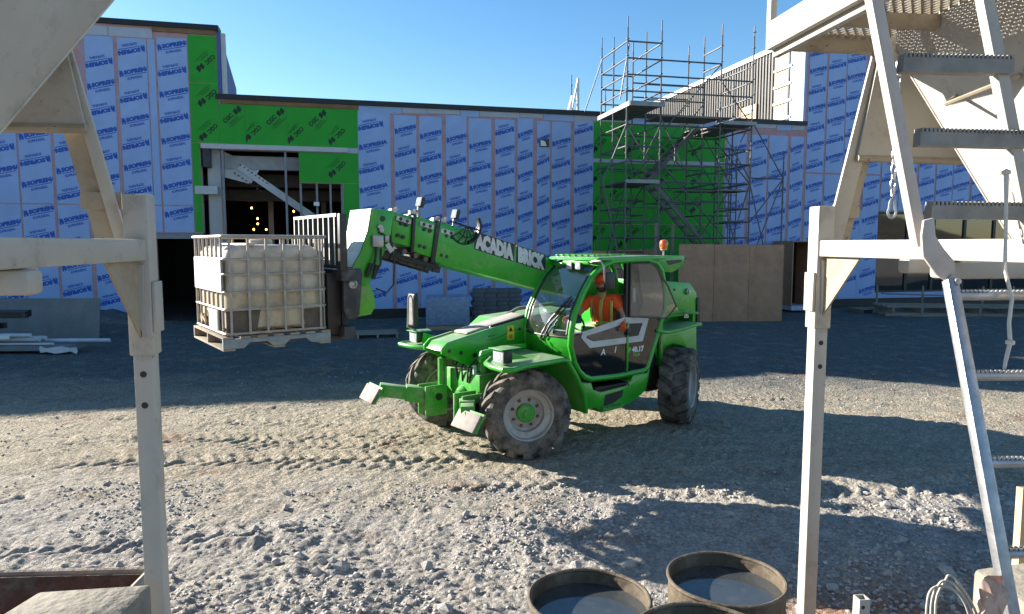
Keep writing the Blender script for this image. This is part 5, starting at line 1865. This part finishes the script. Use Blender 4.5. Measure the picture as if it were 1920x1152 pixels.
# timber frames stacked at the right
st_ = thing('frame_stack', 'stack of long grey timber frames lying at the foot of the wall at right', 'timber stack', (16.6, 26.2, 0), -.12)
for k in range(4):
    MB().bb(-2.6, 2.9, -.9 + .42 * k, -.78 + .42 * k, .34, .40).build('board', wood, st_)
for k in range(3):
    MB().bb(-2.6, 2.9, -.8 + .6 * k, -.74 + .6 * k, .0, .14).build('runner', wood, st_)
for k in range(6):
    MB().bb(-2.4 + k, -2.32 + k, -.9, .8, .142, .336).build('cross_piece', wood, st_)
MB().rod((-2.2, .7, .75), (3.2, .5, .62), .03).build('loose_pole', wood, st_)
for x in (-2.3, -.6, 1.6, 2.7):
    MB().bb(x, x + .06, .9, .95, .0, 1.05).build('upright', wood, st_)
# leaning sheet and materials at the left
ls = thing('leaning_sheet', 'large grey cement board leaning at the foot of the left wall', 'sheet', (-11.6, 19.3, 0), .03)
MB().bb(-4.2, 0, -.02, .02, -.05, 1.18).build('board', mat('cement_board', (.20, .205, .20), .85, var=.2, scale=1.5, dirt=((.13, .13, .13), .3, 2)), ls).rotation_euler = (R(-9), 0, 0)
dk = thing('dark_profile_stack', 'stack of black metal profiles on a rack at the left edge', 'metal profiles', (-12.9, 17.3, 0), .05)
for k in range(5):
    MB().bb(-2.6, .85 - .05 * k, -.3 + .12 * k, -.2 + .12 * k, .86 + .02 * (k % 2), 1.02).build('profile', blackm, dk)
for k in range(3):
    MB().bb(-2.6, -.05 + .05 * k, -.3 + .2 * k, -.15 + .2 * k, .56, .70).build('profile', dkgrey, dk)
for x in (-.35, -1.8):
    MB().bb(x, x + .08, -.3, .3, .0, .555).build('rack_leg', dkgrey, dk)
    MB().bb(x, x + .08, -.3, .3, .705, .855).build('spacer', dkgrey, dk)
pp = thing('white_pipe_bundle', 'bundle of white and grey pipes lying low at the left edge', 'pipes', (-11.9, 17.2, 0), .03)
pvc = mat('white_pipe', (.50, .52, .55), .5, var=.15)
for k, (x1, y, z, r_) in enumerate(((.25, -.25, .36, .07), (.30, -.10, .36, .06), (1.75, .1, .27, .05), (.6, -.3, .24, .035), (.1, -.35, .46, .05))):
    MB().rod((-3, y, z), (x1, y, z), r_, 10).build('pipe', pvc, pp)
MB().bb(-3, 1.0, -.4, .35, .08, .20).build('flat_bundle', mat('grey_bundle', (.17, .18, .19), .6), pp)
w = MB(); w.grid([[Vector((.35 + .18 * i, -.42 - .05 * ((i + j) % 2), .04 + .07 * j + .03 * math.sin(i * 2.1 + j))) for i in range(6)] for j in range(3)]); w.build('torn_wrapper', mat('white_film', (.6, .62, .66), .4), pp)
w = MB()
for k in range(4):
    MB().bb(-1.55 + .3 * k, -1.25 + .3 * k, -.46, -.43, .38, .47).build('warning_stripe', mat('red_stripe', (.4, .03, .03), .5) if k % 2 == 0 else whitep, pp)

# ------------------------------------------------------------------ mortar silos
YAW = R(8)
def silo(ox, oy, s, label, hop):
    """s=+1: body extends to the right of the gap-side rear leg; s=-1: to the left. local x outward, y towards the viewer."""
    root = thing('mortar_silo', label, 'silo', (ox, oy, 0.0))
    ex = Vector((math.cos(YAW), math.sin(YAW), 0)) * s
    ey = Vector((math.sin(YAW), -math.cos(YAW), 0))
    def L(x, y, z):
        return ex * x + ey * y + Vector((0, 0, z))
    class SB(MB):
        def bx(q, x0, x1, y0, y1, z0, z1):
            c = [L(a, b, e) for a in (x0, x1) for b in (y0, y1) for e in (z0, z1)]
            return q.add(c, [(0, 1, 3, 2), (4, 6, 7, 5), (0, 4, 5, 1), (2, 3, 7, 6), (0, 2, 6, 4), (1, 5, 7, 3)])
        def br(q, a, b, w_, h_, up=(0, 0, 1)):
            return q.bar(L(*a), L(*b), w_, h_, up)
    for (x, y) in ((0, 0), (2.0, 0), (0, 2.0), (2.0, 2.0)):
        lg = SB().bx(x - .044, x + .044, y - .044, y + .044, -.1, 2.5).build('leg', beige, root, .008)
        SB().bx(x - .055, x + .055, y - .055, y + .055, 2.17, 2.93).build('sleeve', beige, lg, .008)
        SB().bx(x - .072, x - .056, y - .05, y + .05, 2.28, 2.52).build('flange', beige, lg, .003)
        w = SB()
        for z in (2.08, 1.93):
            c = [L(x + .016 * math.cos(a), y + .0455, z + .016 * math.sin(a)) for a in [2 * math.pi * i / 10 for i in range(10)]]
            w.add(c, [tuple(range(10))])
        w.build('pin_hole', blackm, lg)['kind'] = 'stuff'
    for (a, b) in (((0, .04, 2.67), (0, 1.96, 2.67)), ((2.0, .04, 2.67), (2.0, 1.96, 2.67))):
        SB().br(a, b, .085, .10).build('side_beam', beige, root, .008)
    for y, z in ((.35, 2.57), (1.05, 2.575)):
        SB().br((.30 if y < .5 else -.06, y, z), (2.05, y, z), .10, .085).build('cross_tube', beige, root, .02)
    for yy, sg in ((0, 1), (2.0, -1)):
        for xx, sx_ in ((0, 1), (2.0, -1)):
            w = SB()
            tri = [L(xx, yy + sg * .05, 2.62), L(xx, yy + sg * .40, 2.62), L(xx, yy + sg * .05, 2.25)]
            o_ = ex * .006
            w.add([p - o_ for p in tri] + [p + o_ for p in tri], [(0, 1, 2), (5, 4, 3), (0, 3, 4, 1), (1, 4, 5, 2), (2, 5, 3, 0)])
            w.build('gusset', beige_old, root)
            w = SB()
            tri = [L(xx + sx_ * -.03, yy + sg * .062, 2.60), L(xx + sx_ * .10, yy + sg * .062, 2.60), L(xx + sx_ * -.02, yy + sg * .062, 2.26)]
            o_ = ey * .005
            w.add([p - o_ for p in tri] + [p + o_ for p in tri], [(0, 1, 2), (5, 4, 3), (0, 3, 4, 1), (1, 4, 5, 2), (2, 5, 3, 0)])
            w.build('gusset', beige, root)
    # inclined braces: angle section
    for yy in (0, 2.0):
        for x0, x1 in ((.10, .42), (1.90, 1.58)):
            sg = 1 if x0 < 1 else -1
            b = SB()
            b.br((x0 - .02 * sg, yy, 2.70), (x1 - .02 * sg, yy, 4.1), .02, .11 if s > 0 else .055, tuple(ex))
            b.build('brace', beige, root, .003)
            b = SB()
            b.add([L(x0 - .01 * sg, yy - .05, 2.70), L(x0 + .11 * sg, yy - .05, 2.70), L(x1 + .11 * sg, yy - .05, 4.1), L(x1 - .01 * sg, yy - .05, 4.1),
                   L(x0 - .01 * sg, yy - .035, 2.70), L(x0 + .11 * sg, yy - .035, 2.70), L(x1 + .11 * sg, yy - .035, 4.1), L(x1 - .01 * sg, yy - .035, 4.1)],
                  [(0, 1, 2, 3), (7, 6, 5, 4), (0, 4, 5, 1), (1, 5, 6, 2), (2, 6, 7, 3), (3, 7, 4, 0)])
            b.build('brace_flange', beige_old, root)
            SB().bx(x0 - .02 if sg > 0 else x0 - .16, x0 + .16 if sg > 0 else x0 + .02, yy - .02, yy - .01, 2.86, 2.94).build('tie_plate', beige_old, root)
    # rear skirt plate with a rolled lower edge
    w = SB()
    w.add([L(.20, .02, 3.22), L(1.80, .02, 3.22), L(1.62, .02, 4.2), L(.38, .02, 4.2), L(.20, .035, 3.22), L(1.80, .035, 3.22), L(1.62, .035, 4.2), L(.38, .035, 4.2)],
          [(0, 1, 2, 3), (7, 6, 5, 4), (0, 4, 5, 1), (1, 5, 6, 2), (2, 6, 7, 3), (3, 7, 4, 0)])
    sk = w.build('skirt', beige, root)
    SB().tube([L(.20, .03, 3.225), L(1.0, .03, 3.215), L(1.80, .03, 3.225)], .022, 8).build('skirt_edge', beige_old, sk)
    w = SB()
    side = [L(.20, .06, 3.24), L(.26, 1.95, 3.24), L(.42, 1.95, 4.2), L(.40, .06, 4.2)]
    o_ = ex * .006
    if hop.get('side'):
        w.add([p - o_ for p in side] + [p + o_ for p in side], [(0, 1, 2, 3), (7, 6, 5, 4), (0, 4, 5, 1), (1, 5, 6, 2), (2, 6, 7, 3), (3, 7, 4, 0)])
        w.build('side_skirt', beige, root)
    # pyramid hopper
    cx, cy, ax, ay, zt, zb = hop['c'][0], hop['c'][1], hop['a'][0], hop['a'][1], hop['zt'], hop['zb']
    top = [(cx - ax, cy - ay), (cx + ax, cy - ay), (cx + ax, cy + ay), (cx - ax, cy + ay)]
    bot = [(cx - .16, cy - .16), (cx + .16, cy - .16), (cx + .16, cy + .16), (cx - .16, cy + .16)]
    w = SB()
    w.add([L(a, b, zt) for a, b in top] + [L(a, b, zb) for a, b in bot] + [L(a, b, zt + .9) for a, b in top] + [L(a, b, zb - .25) for a, b in bot],
          [(0, 1, 5, 4), (1, 2, 6, 5), (2, 3, 7, 6), (3, 0, 4, 7), (8, 9, 1, 0), (9, 10, 2, 1), (10, 11, 3, 2), (11, 8, 0, 3), (4, 5, 13, 12), (5, 6, 14, 13), (6, 7, 15, 14), (7, 4, 12, 15)])
    hp = w.build('hopper', beige, root, .006)
    w = SB()
    for i in range(4):
        a = top[i]; b = bot[i]
        w.tube([L(a[0], a[1], zt), L(b[0], b[1], zb)], .007, 5)
    w.build('weld_seam', beige, hp)['kind'] = 'stuff'
    w = SB()
    w.lathe([(1.08, 4.72), (1.10, 7.2), (.95, 7.35), (0, 7.45)], 40, L(1.0, 1.0, 0))
    w.build('barrel', beige, root)
    w = SB(); w.lathe([(1.10, 4.68), (1.14, 4.70), (1.14, 4.78), (1.10, 4.80)], 40, L(1.0, 1.0, 0), closed=True); w.build('ring', beige_old, root)
    return root, L, SB

silo(-1.76, 3.30, -1, 'beige mortar silo on legs at the left edge, nearest the camera', {'c': (.80, 1.08), 'a': (.80, .96), 'zt': 3.80, 'zb': 2.42})
sr, RL, SB = silo(1.93, 4.35, 1, 'beige mortar silo with ladder and mesh platform at the right edge', {'c': (1.13, 1.0), 'a': (.82, .82), 'zt': 3.84, 'zb': 2.15})

# platform of the right silo
pf = SB()
pf.bx(-.40, -.36, -.02, 2.0, 3.86, 4.02); pf.build('platform_channel', beige, sr, .004)
pf = SB(); pf.bx(-.355, -.315, -.02, 2.0, 3.82, 3.87); pf.build('platform_angle', beige, sr, .004)
pf = SB(); pf.bx(-.36, .34, -.02, .03, 3.86, 3.98); pf.build('platform_channel', beige_old, sr, .004)
for y in (.5, 1.05):
    SB().bx(-.31, .34, y - .035, y + .035, 3.86, 3.93).build('platform_bearer', beige_old, sr, .006)
mesh_b = SB()
dx, dy = .055, .034
nx_, ny_ = 12, 58
for j in range(ny_):
    y = .03 + j * dy
    zz = []
    for i in range(nx_ * 2 + 1):
        x = -.315 + i * dx / 2
        up = (i + j) % 2
        zz.append((x, y + (dy * .42 if up else -dy * .42), 3.94 + (.012 if up else 0)))
    for (a, b, c), (d, e, f) in zip(zz[:-1], zz[1:]):
        mesh_b.bar(L_ if False else RL(a, b, c), RL(d, e, f), .010, .008)
g_ = mesh_b.build('platform_mesh', beige_old, sr)
g_['kind'] = 'stuff'
SB().bx(-.40, -.36, -.02, .03, 4.02, 5.1).build('guard_post', beige, sr, .004)

# ladder of the right silo: fixed upper length and folding lower length
def ladder_bar(name, pts, wd, th_, m, par):
    w = MB()
    for a, b in zip(pts[:-1], pts[1:]):
        w.bar(a, b, wd, th_)
    w.v = [v - Vector(sr.location) for v in w.v]
    return w.build(name, m, par, .006)
pink = mat('faded_beige_stile', (.50, .43, .38), .5, var=.1, dirt=((.3, .26, .24), .2, 3))
ul = ladder_bar('ladder_stile', [(1.36, 2.82, 3.9), (1.640, 2.80, 2.69)], .060, .045, pink, sr)
ladder_bar('ladder_stile', [(1.79, 2.82, 3.9), (2.09, 2.80, 2.70)], .055, .045, beige, sr)
def serr(name, a, b, m):
    a = Vector(a); b = Vector(b)
    w = MB()
    w.bar(a, b, .05, .055)
    n = 26
    for i in range(n):
        q = a.lerp(b, (i + .5) / n) + Vector((0, 0, .034))
        w.box(q, ((b - a).length / n * .55, .055, .016))
    w.v = [v - Vector(sr.location) for v in w.v]
    return w.build(name, m, sr, 0)
rung_m = mat('grey_ladder_rung', (.25, .235, .21), .6, metal=.25, var=.3, scale=8, dirt=((.4, .36, .3), .3, 7))
serr('ladder_rung', (1.52, 2.79, 3.395), (1.95, 2.79, 3.385), rung_m)
serr('ladder_rung', (1.60, 2.79, 3.11), (2.02, 2.79, 3.10), rung_m)
serr('ladder_rung', (1.66, 2.79, 2.825), (2.09, 2.79, 2.82), rung_m)
hz_ = MB()
hz_.xz([(1.615, 2.76), (1.655, 2.77), (1.665, 2.70), (1.70, 2.65), (1.745, 2.60), (1.75, 2.55), (1.72, 2.52), (1.675, 2.55), (1.62, 2.62), (1.61, 2.70)], 2.70, 2.715)
hz_.v = [v - Vector(sr.location) + Vector((-.022, 0, .03)) for v in hz_.v]
hz = hz_.build('hinge_plate', pink, sr, .004)
hz_ = MB(); hz_.lathe([(.024, 2.69), (.024, 2.70), (.012, 2.70), (.012, 2.66), (0, 2.655)], 12, (1.715, 0, 2.555), 'y'); hz_.v = [v - Vector(sr.location) for v in hz_.v]; hz_.build('hinge_bolt', steel, hz)
lo0 = Vector((1.70, 2.69, 2.56)); lo1 = Vector((1.735, 2.20, 1.15))
ladder_bar('folding_stile', [lo0, lo1], .046, .040, galv, sr)
ladder_bar('folding_stile', [lo0 + Vector((.43, .02, 0)), lo1 + Vector((.43, .02, 0))], .046, .040, galv, sr)
def lpt(z):
    return lo0.lerp(lo1, (lo0.z - z) / (lo0.z - lo1.z))
for z in (2.50, 2.205, 1.905, 1.61, 1.31):
    p = lpt(z)
    w = MB(); w.tube([p + Vector((.01, 0, 0)), p + Vector((.43, .02, 0))], .019, 12)
    for i in range(24):
        for a in (60, 120):
            w.box(p + Vector((.03 + .0165 * i, .019 * math.cos(R(a)), .019 * math.sin(R(a)) + .002)), (.008, .008, .006))
    w.v = [v - Vector(sr.location) for v in w.v]
    w.build('folding_rung', galv, sr)
# bent handle welded on the hopper
w = MB(); w.tube([RL(.42, .55, 3.50), RL(.30, .62, 3.44), RL(.42, .95, 3.52)], .012, 6); w.build('handle', beige_old, sr)

# chain with snap hook under the platform
ch = thing('chain', 'hanging steel chain with a snap hook under the mesh platform', 'chain', (1.70, 3.16, 3.3))
for k in range(18):
    c = Vector((0, 0, -.031 * k))
    a = (k % 2) * math.pi / 2
    w = MB(); w.tube([c + Vector((.010 * math.cos(t) * math.cos(a), .010 * math.cos(t) * math.sin(a), .021 * math.sin(t))) for t in [2 * math.pi * i / 12 for i in range(12)]], .0042, 5, closed=True)
    w.build('link', galv, ch)
w = MB(); w.tube([(.018 * math.cos(t) * (1.1 if math.sin(t) < 0 else .7), 0, -.60 + .042 * math.sin(t)) for t in [2 * math.pi * i / 16 for i in range(16)]], .005, 6, closed=True); w.build('snap_hook', galv, ch)
ch.location = (1.63, 3.0, 3.45)

# rope hanging at the right
w = MB()
rp = [(1.885, 2.68, 2.97), (1.885, 2.67, 2.85), (1.89, 2.66, 2.6), (1.895, 2.62, 2.49), (1.875, 2.60, 2.40), (1.87, 2.58, 2.33), (1.85, 2.57, 2.26), (1.84, 2.56, 2.235)]
w.tube(rp, [.009, .007, .007, .007, .007, .008, .007, .006], 7)
for k in (0, 5):
    w.lathe([(.0, -.014), (.015, -.006), (.016, .006), (0, .014)], 8, rp[k])
tag(w.build('rope', mat('white_rope', (.6, .57, .5), .9, bump=.4, bscale=120)), 'thin white rope knotted to the ladder rungs at right', 'rope')

# ------------------------------------------------------------------ drums of water
drumm = mat('rusty_mortar_crusted_drum', (.085, .062, .038), .7, var=.4, scale=5, bump=.4, bscale=25, dirt=((.30, .25, .18), .34, 6))
water = mat('murky_water', (.045, .052, .055), .04, spec=.6, var=.35, scale=3, dirt=((.13, .13, .11), .25, 4), bump=.04, bscale=6)
def drum(x, y, label, lvl=.80, gz=.12):
    d = thing('steel_drum', label, 'drum', (x, y, gz))
    w = MB()
    w.lathe([(.0, .0), (.285, .0), (.29, .02), (.29, .30), (.302, .315), (.29, .33), (.29, .58), (.302, .595), (.29, .61), (.29, .86), (.284, .86), (.280, .3), (.27, .05), (0, .04)], 56)
    w.build('shell', drumm, d)
    w = MB(); w.tube([(.291 * math.cos(a), .291 * math.sin(a), .868 + .002 * math.sin(5 * a)) for a in [2 * math.pi * i / 64 for i in range(64)]], .0105, 8, closed=True); w.build('rim', drumm, d)
    w = MB(); w.lathe([(.282, lvl), (0, lvl + .0005)], 56); w.build('water', water, d)
    return d
drum(.375, 3.22, 'open steel drum full of dark water, left of the three')
drum(1.10, 3.42, 'open steel drum of water, rearmost and crusted with pale mortar')
drum(.78, 2.66, 'open steel drum at the bottom edge in front of the other two', .78, .235)

# ------------------------------------------------------------------ mortar tub and block at lower left
rusty = mat('rusty_orange_tub', (.16, .055, .025), .8, var=.4, scale=6, bump=.4, bscale=20, dirt=((.30, .25, .19), .4, 4))
tubm = mat('mortar_splashed_steel', (.26, .20, .15), .85, var=.3, scale=6, bump=.5, bscale=25, dirt=((.42, .37, .29), .5, 5))
tb = thing('mortar_tub', 'rusty orange mortar tub with a crusted rim at the lower left corner', 'tub', (-2.85, 3.55, .0), .05)
w = MB()
def tubpt(sx_, sy_, top):
    return Vector(((.70 if top else .5) * sx_, (.42 if top else .25) * sy_, .72 if top else .0))
V_ = [tubpt(a, b, t) for t in (0, 1) for a, b in ((-1, -1), (1, -1), (1, 1), (-1, 1))]
w.add(V_, [(0, 3, 2, 1), (0, 1, 5, 4), (1, 2, 6, 5), (2, 3, 7, 6), (3, 0, 4, 7)])
me = w.mesh('tub_shell')
o = link('tub_shell', me, rusty, tb)
sd = o.modifiers.new('thick', 'SOLIDIFY'); sd.thickness = .02
w = MB(); w.tube([(.71, -.40, .73), (.71, .43, .74)], .03, 8); w.tube([(.71, .43, .74), (-.71, .43, .74)], .022, 8); w.tube([(-.71, .43, .74), (-.71, -.43, .74)], .022, 8)
w.build('rim', tubm, tb)
w = MB(); w.lathe([(.02, 0), (.02, 1.5)], 6, (0, 0, 0)); 
cb = thing('concrete_block', 'mortar-crusted concrete block at the bottom left beside the silo leg', 'block', (-1.96, 2.93, .1), .06)
w = MB(); w.xy([(-.30, -.25), (.25, -.25), (.27, .20), (-.22, .16)], -.1, 1.0); w.build('block', concrete, cb, .02)

# ------------------------------------------------------------------ small things at lower right
w = MB()
for k in range(3):
    pts = [(-.115 + .034 * k, 0, -.40), (-.125 + .036 * k, .02 * k, -.06), (-.09 + .036 * k, .02, .035 + .026 * k), (-.02 + .01 * k, .02, .05 + .030 * k), (.04, .01, .02 + .03 * k), (.09 + .02 * k, 0, -.06), (.125 + .022 * k, -.01, -.20), (.16, -.01, -.36)]
    q = []
    for i in range(len(pts) - 1):
        a, b, c, d = [Vector(pts[max(0, min(len(pts) - 1, i + t))]) for t in (-1, 0, 1, 2)]
        for t in (0, .25, .5, .75):
            q.append(.5 * (2 * b + (c - a) * t + (2 * a - 5 * b + 4 * c - d) * t * t + (3 * b - a - 3 * c + d) * t ** 3))
    w.tube([p * .8 for p in q], .0055, 8)
hs = w.build('hose_coil', mat('white_hose', (.40, .36, .30), .6, var=.1))
hs.location = (1.42, 2.15, 1.56)
hs.scale = (.75, .75, .75)
tag(hs, 'coil of off-white hose hung beside the ladder foot', 'hose')
w = MB()
rag = []
for j in range(7):
    rag.append([Vector((.05 * math.cos(a) * (.8 + .35 * ((j * 7 % 5) / 5)) + .014 * math.sin(3 * a + 2 * j), (.022 + .018 * ((j * 3 % 4) / 4)) * math.sin(a) + .008 * math.sin(5 * a + j), .08 - .045 * j + .012 * math.sin(2 * a + 1.7 * j))) for a in [2 * math.pi * i / 14 for i in range(15)]])
w.grid(rag)
rg = w.build('rag', mat('pinkish_rag', (.50, .33, .26), .9, var=.25, scale=14, dirt=((.55, .5, .42), .4, 9)), angle=180)
rg.location = (1.545, 2.14, 1.56)
rg.scale = (.8, .8, .8)
tag(rg, 'crumpled pinkish rag tied to the foot of the ladder', 'rag')
sp = thing('steel_post_stub', 'short beige square steel post stub with bolt holes at the bottom right', 'post', (1.57, 2.98, .1), .1)
w = MB(); s_ = .025
for a, b, c, d in ((-s_, -s_ + .005, -s_, s_), (s_ - .005, s_, -s_, s_), (-s_ + .005, s_ - .005, -s_, -s_ + .005), (-s_ + .005, s_ - .005, s_ - .005, s_)):
    w.bb(a, b, c, d, 0, 1.02)
w.build('tube', beige, sp)
w = MB()
for z in (.985, .93):
    w.add([(.009 * math.cos(a) - .008, -s_ - .001, z + .009 * math.sin(a)) for a in [2 * math.pi * i / 10 for i in range(10)]], [tuple(range(10))])
w.build('bolt_hole', blackm, sp)['kind'] = 'stuff'
cr = thing('concrete_footing', 'crusty pale concrete lump at the right edge behind the ladder foot', 'block', (2.62, 3.15, .1), .2)
w = MB(); w.xy([(-.38, -.3), (.5, -.3), (.5, .25), (-.3, .22)], -.1, 1.0); w.build('block', concrete, cr, .03)
pb = thing('leaning_plank', 'tan plank leaning at the far right edge near the ladder', 'plank', (2.70, 3.55, .1), 0)
w = MB(); w.bar((.05, 0, .3), (.12, .1, 1.28), .05, .14, (1, 0, 0)); w.build('board', mat('tan_plank', (.42, .32, .20), .8, var=.2), pb)
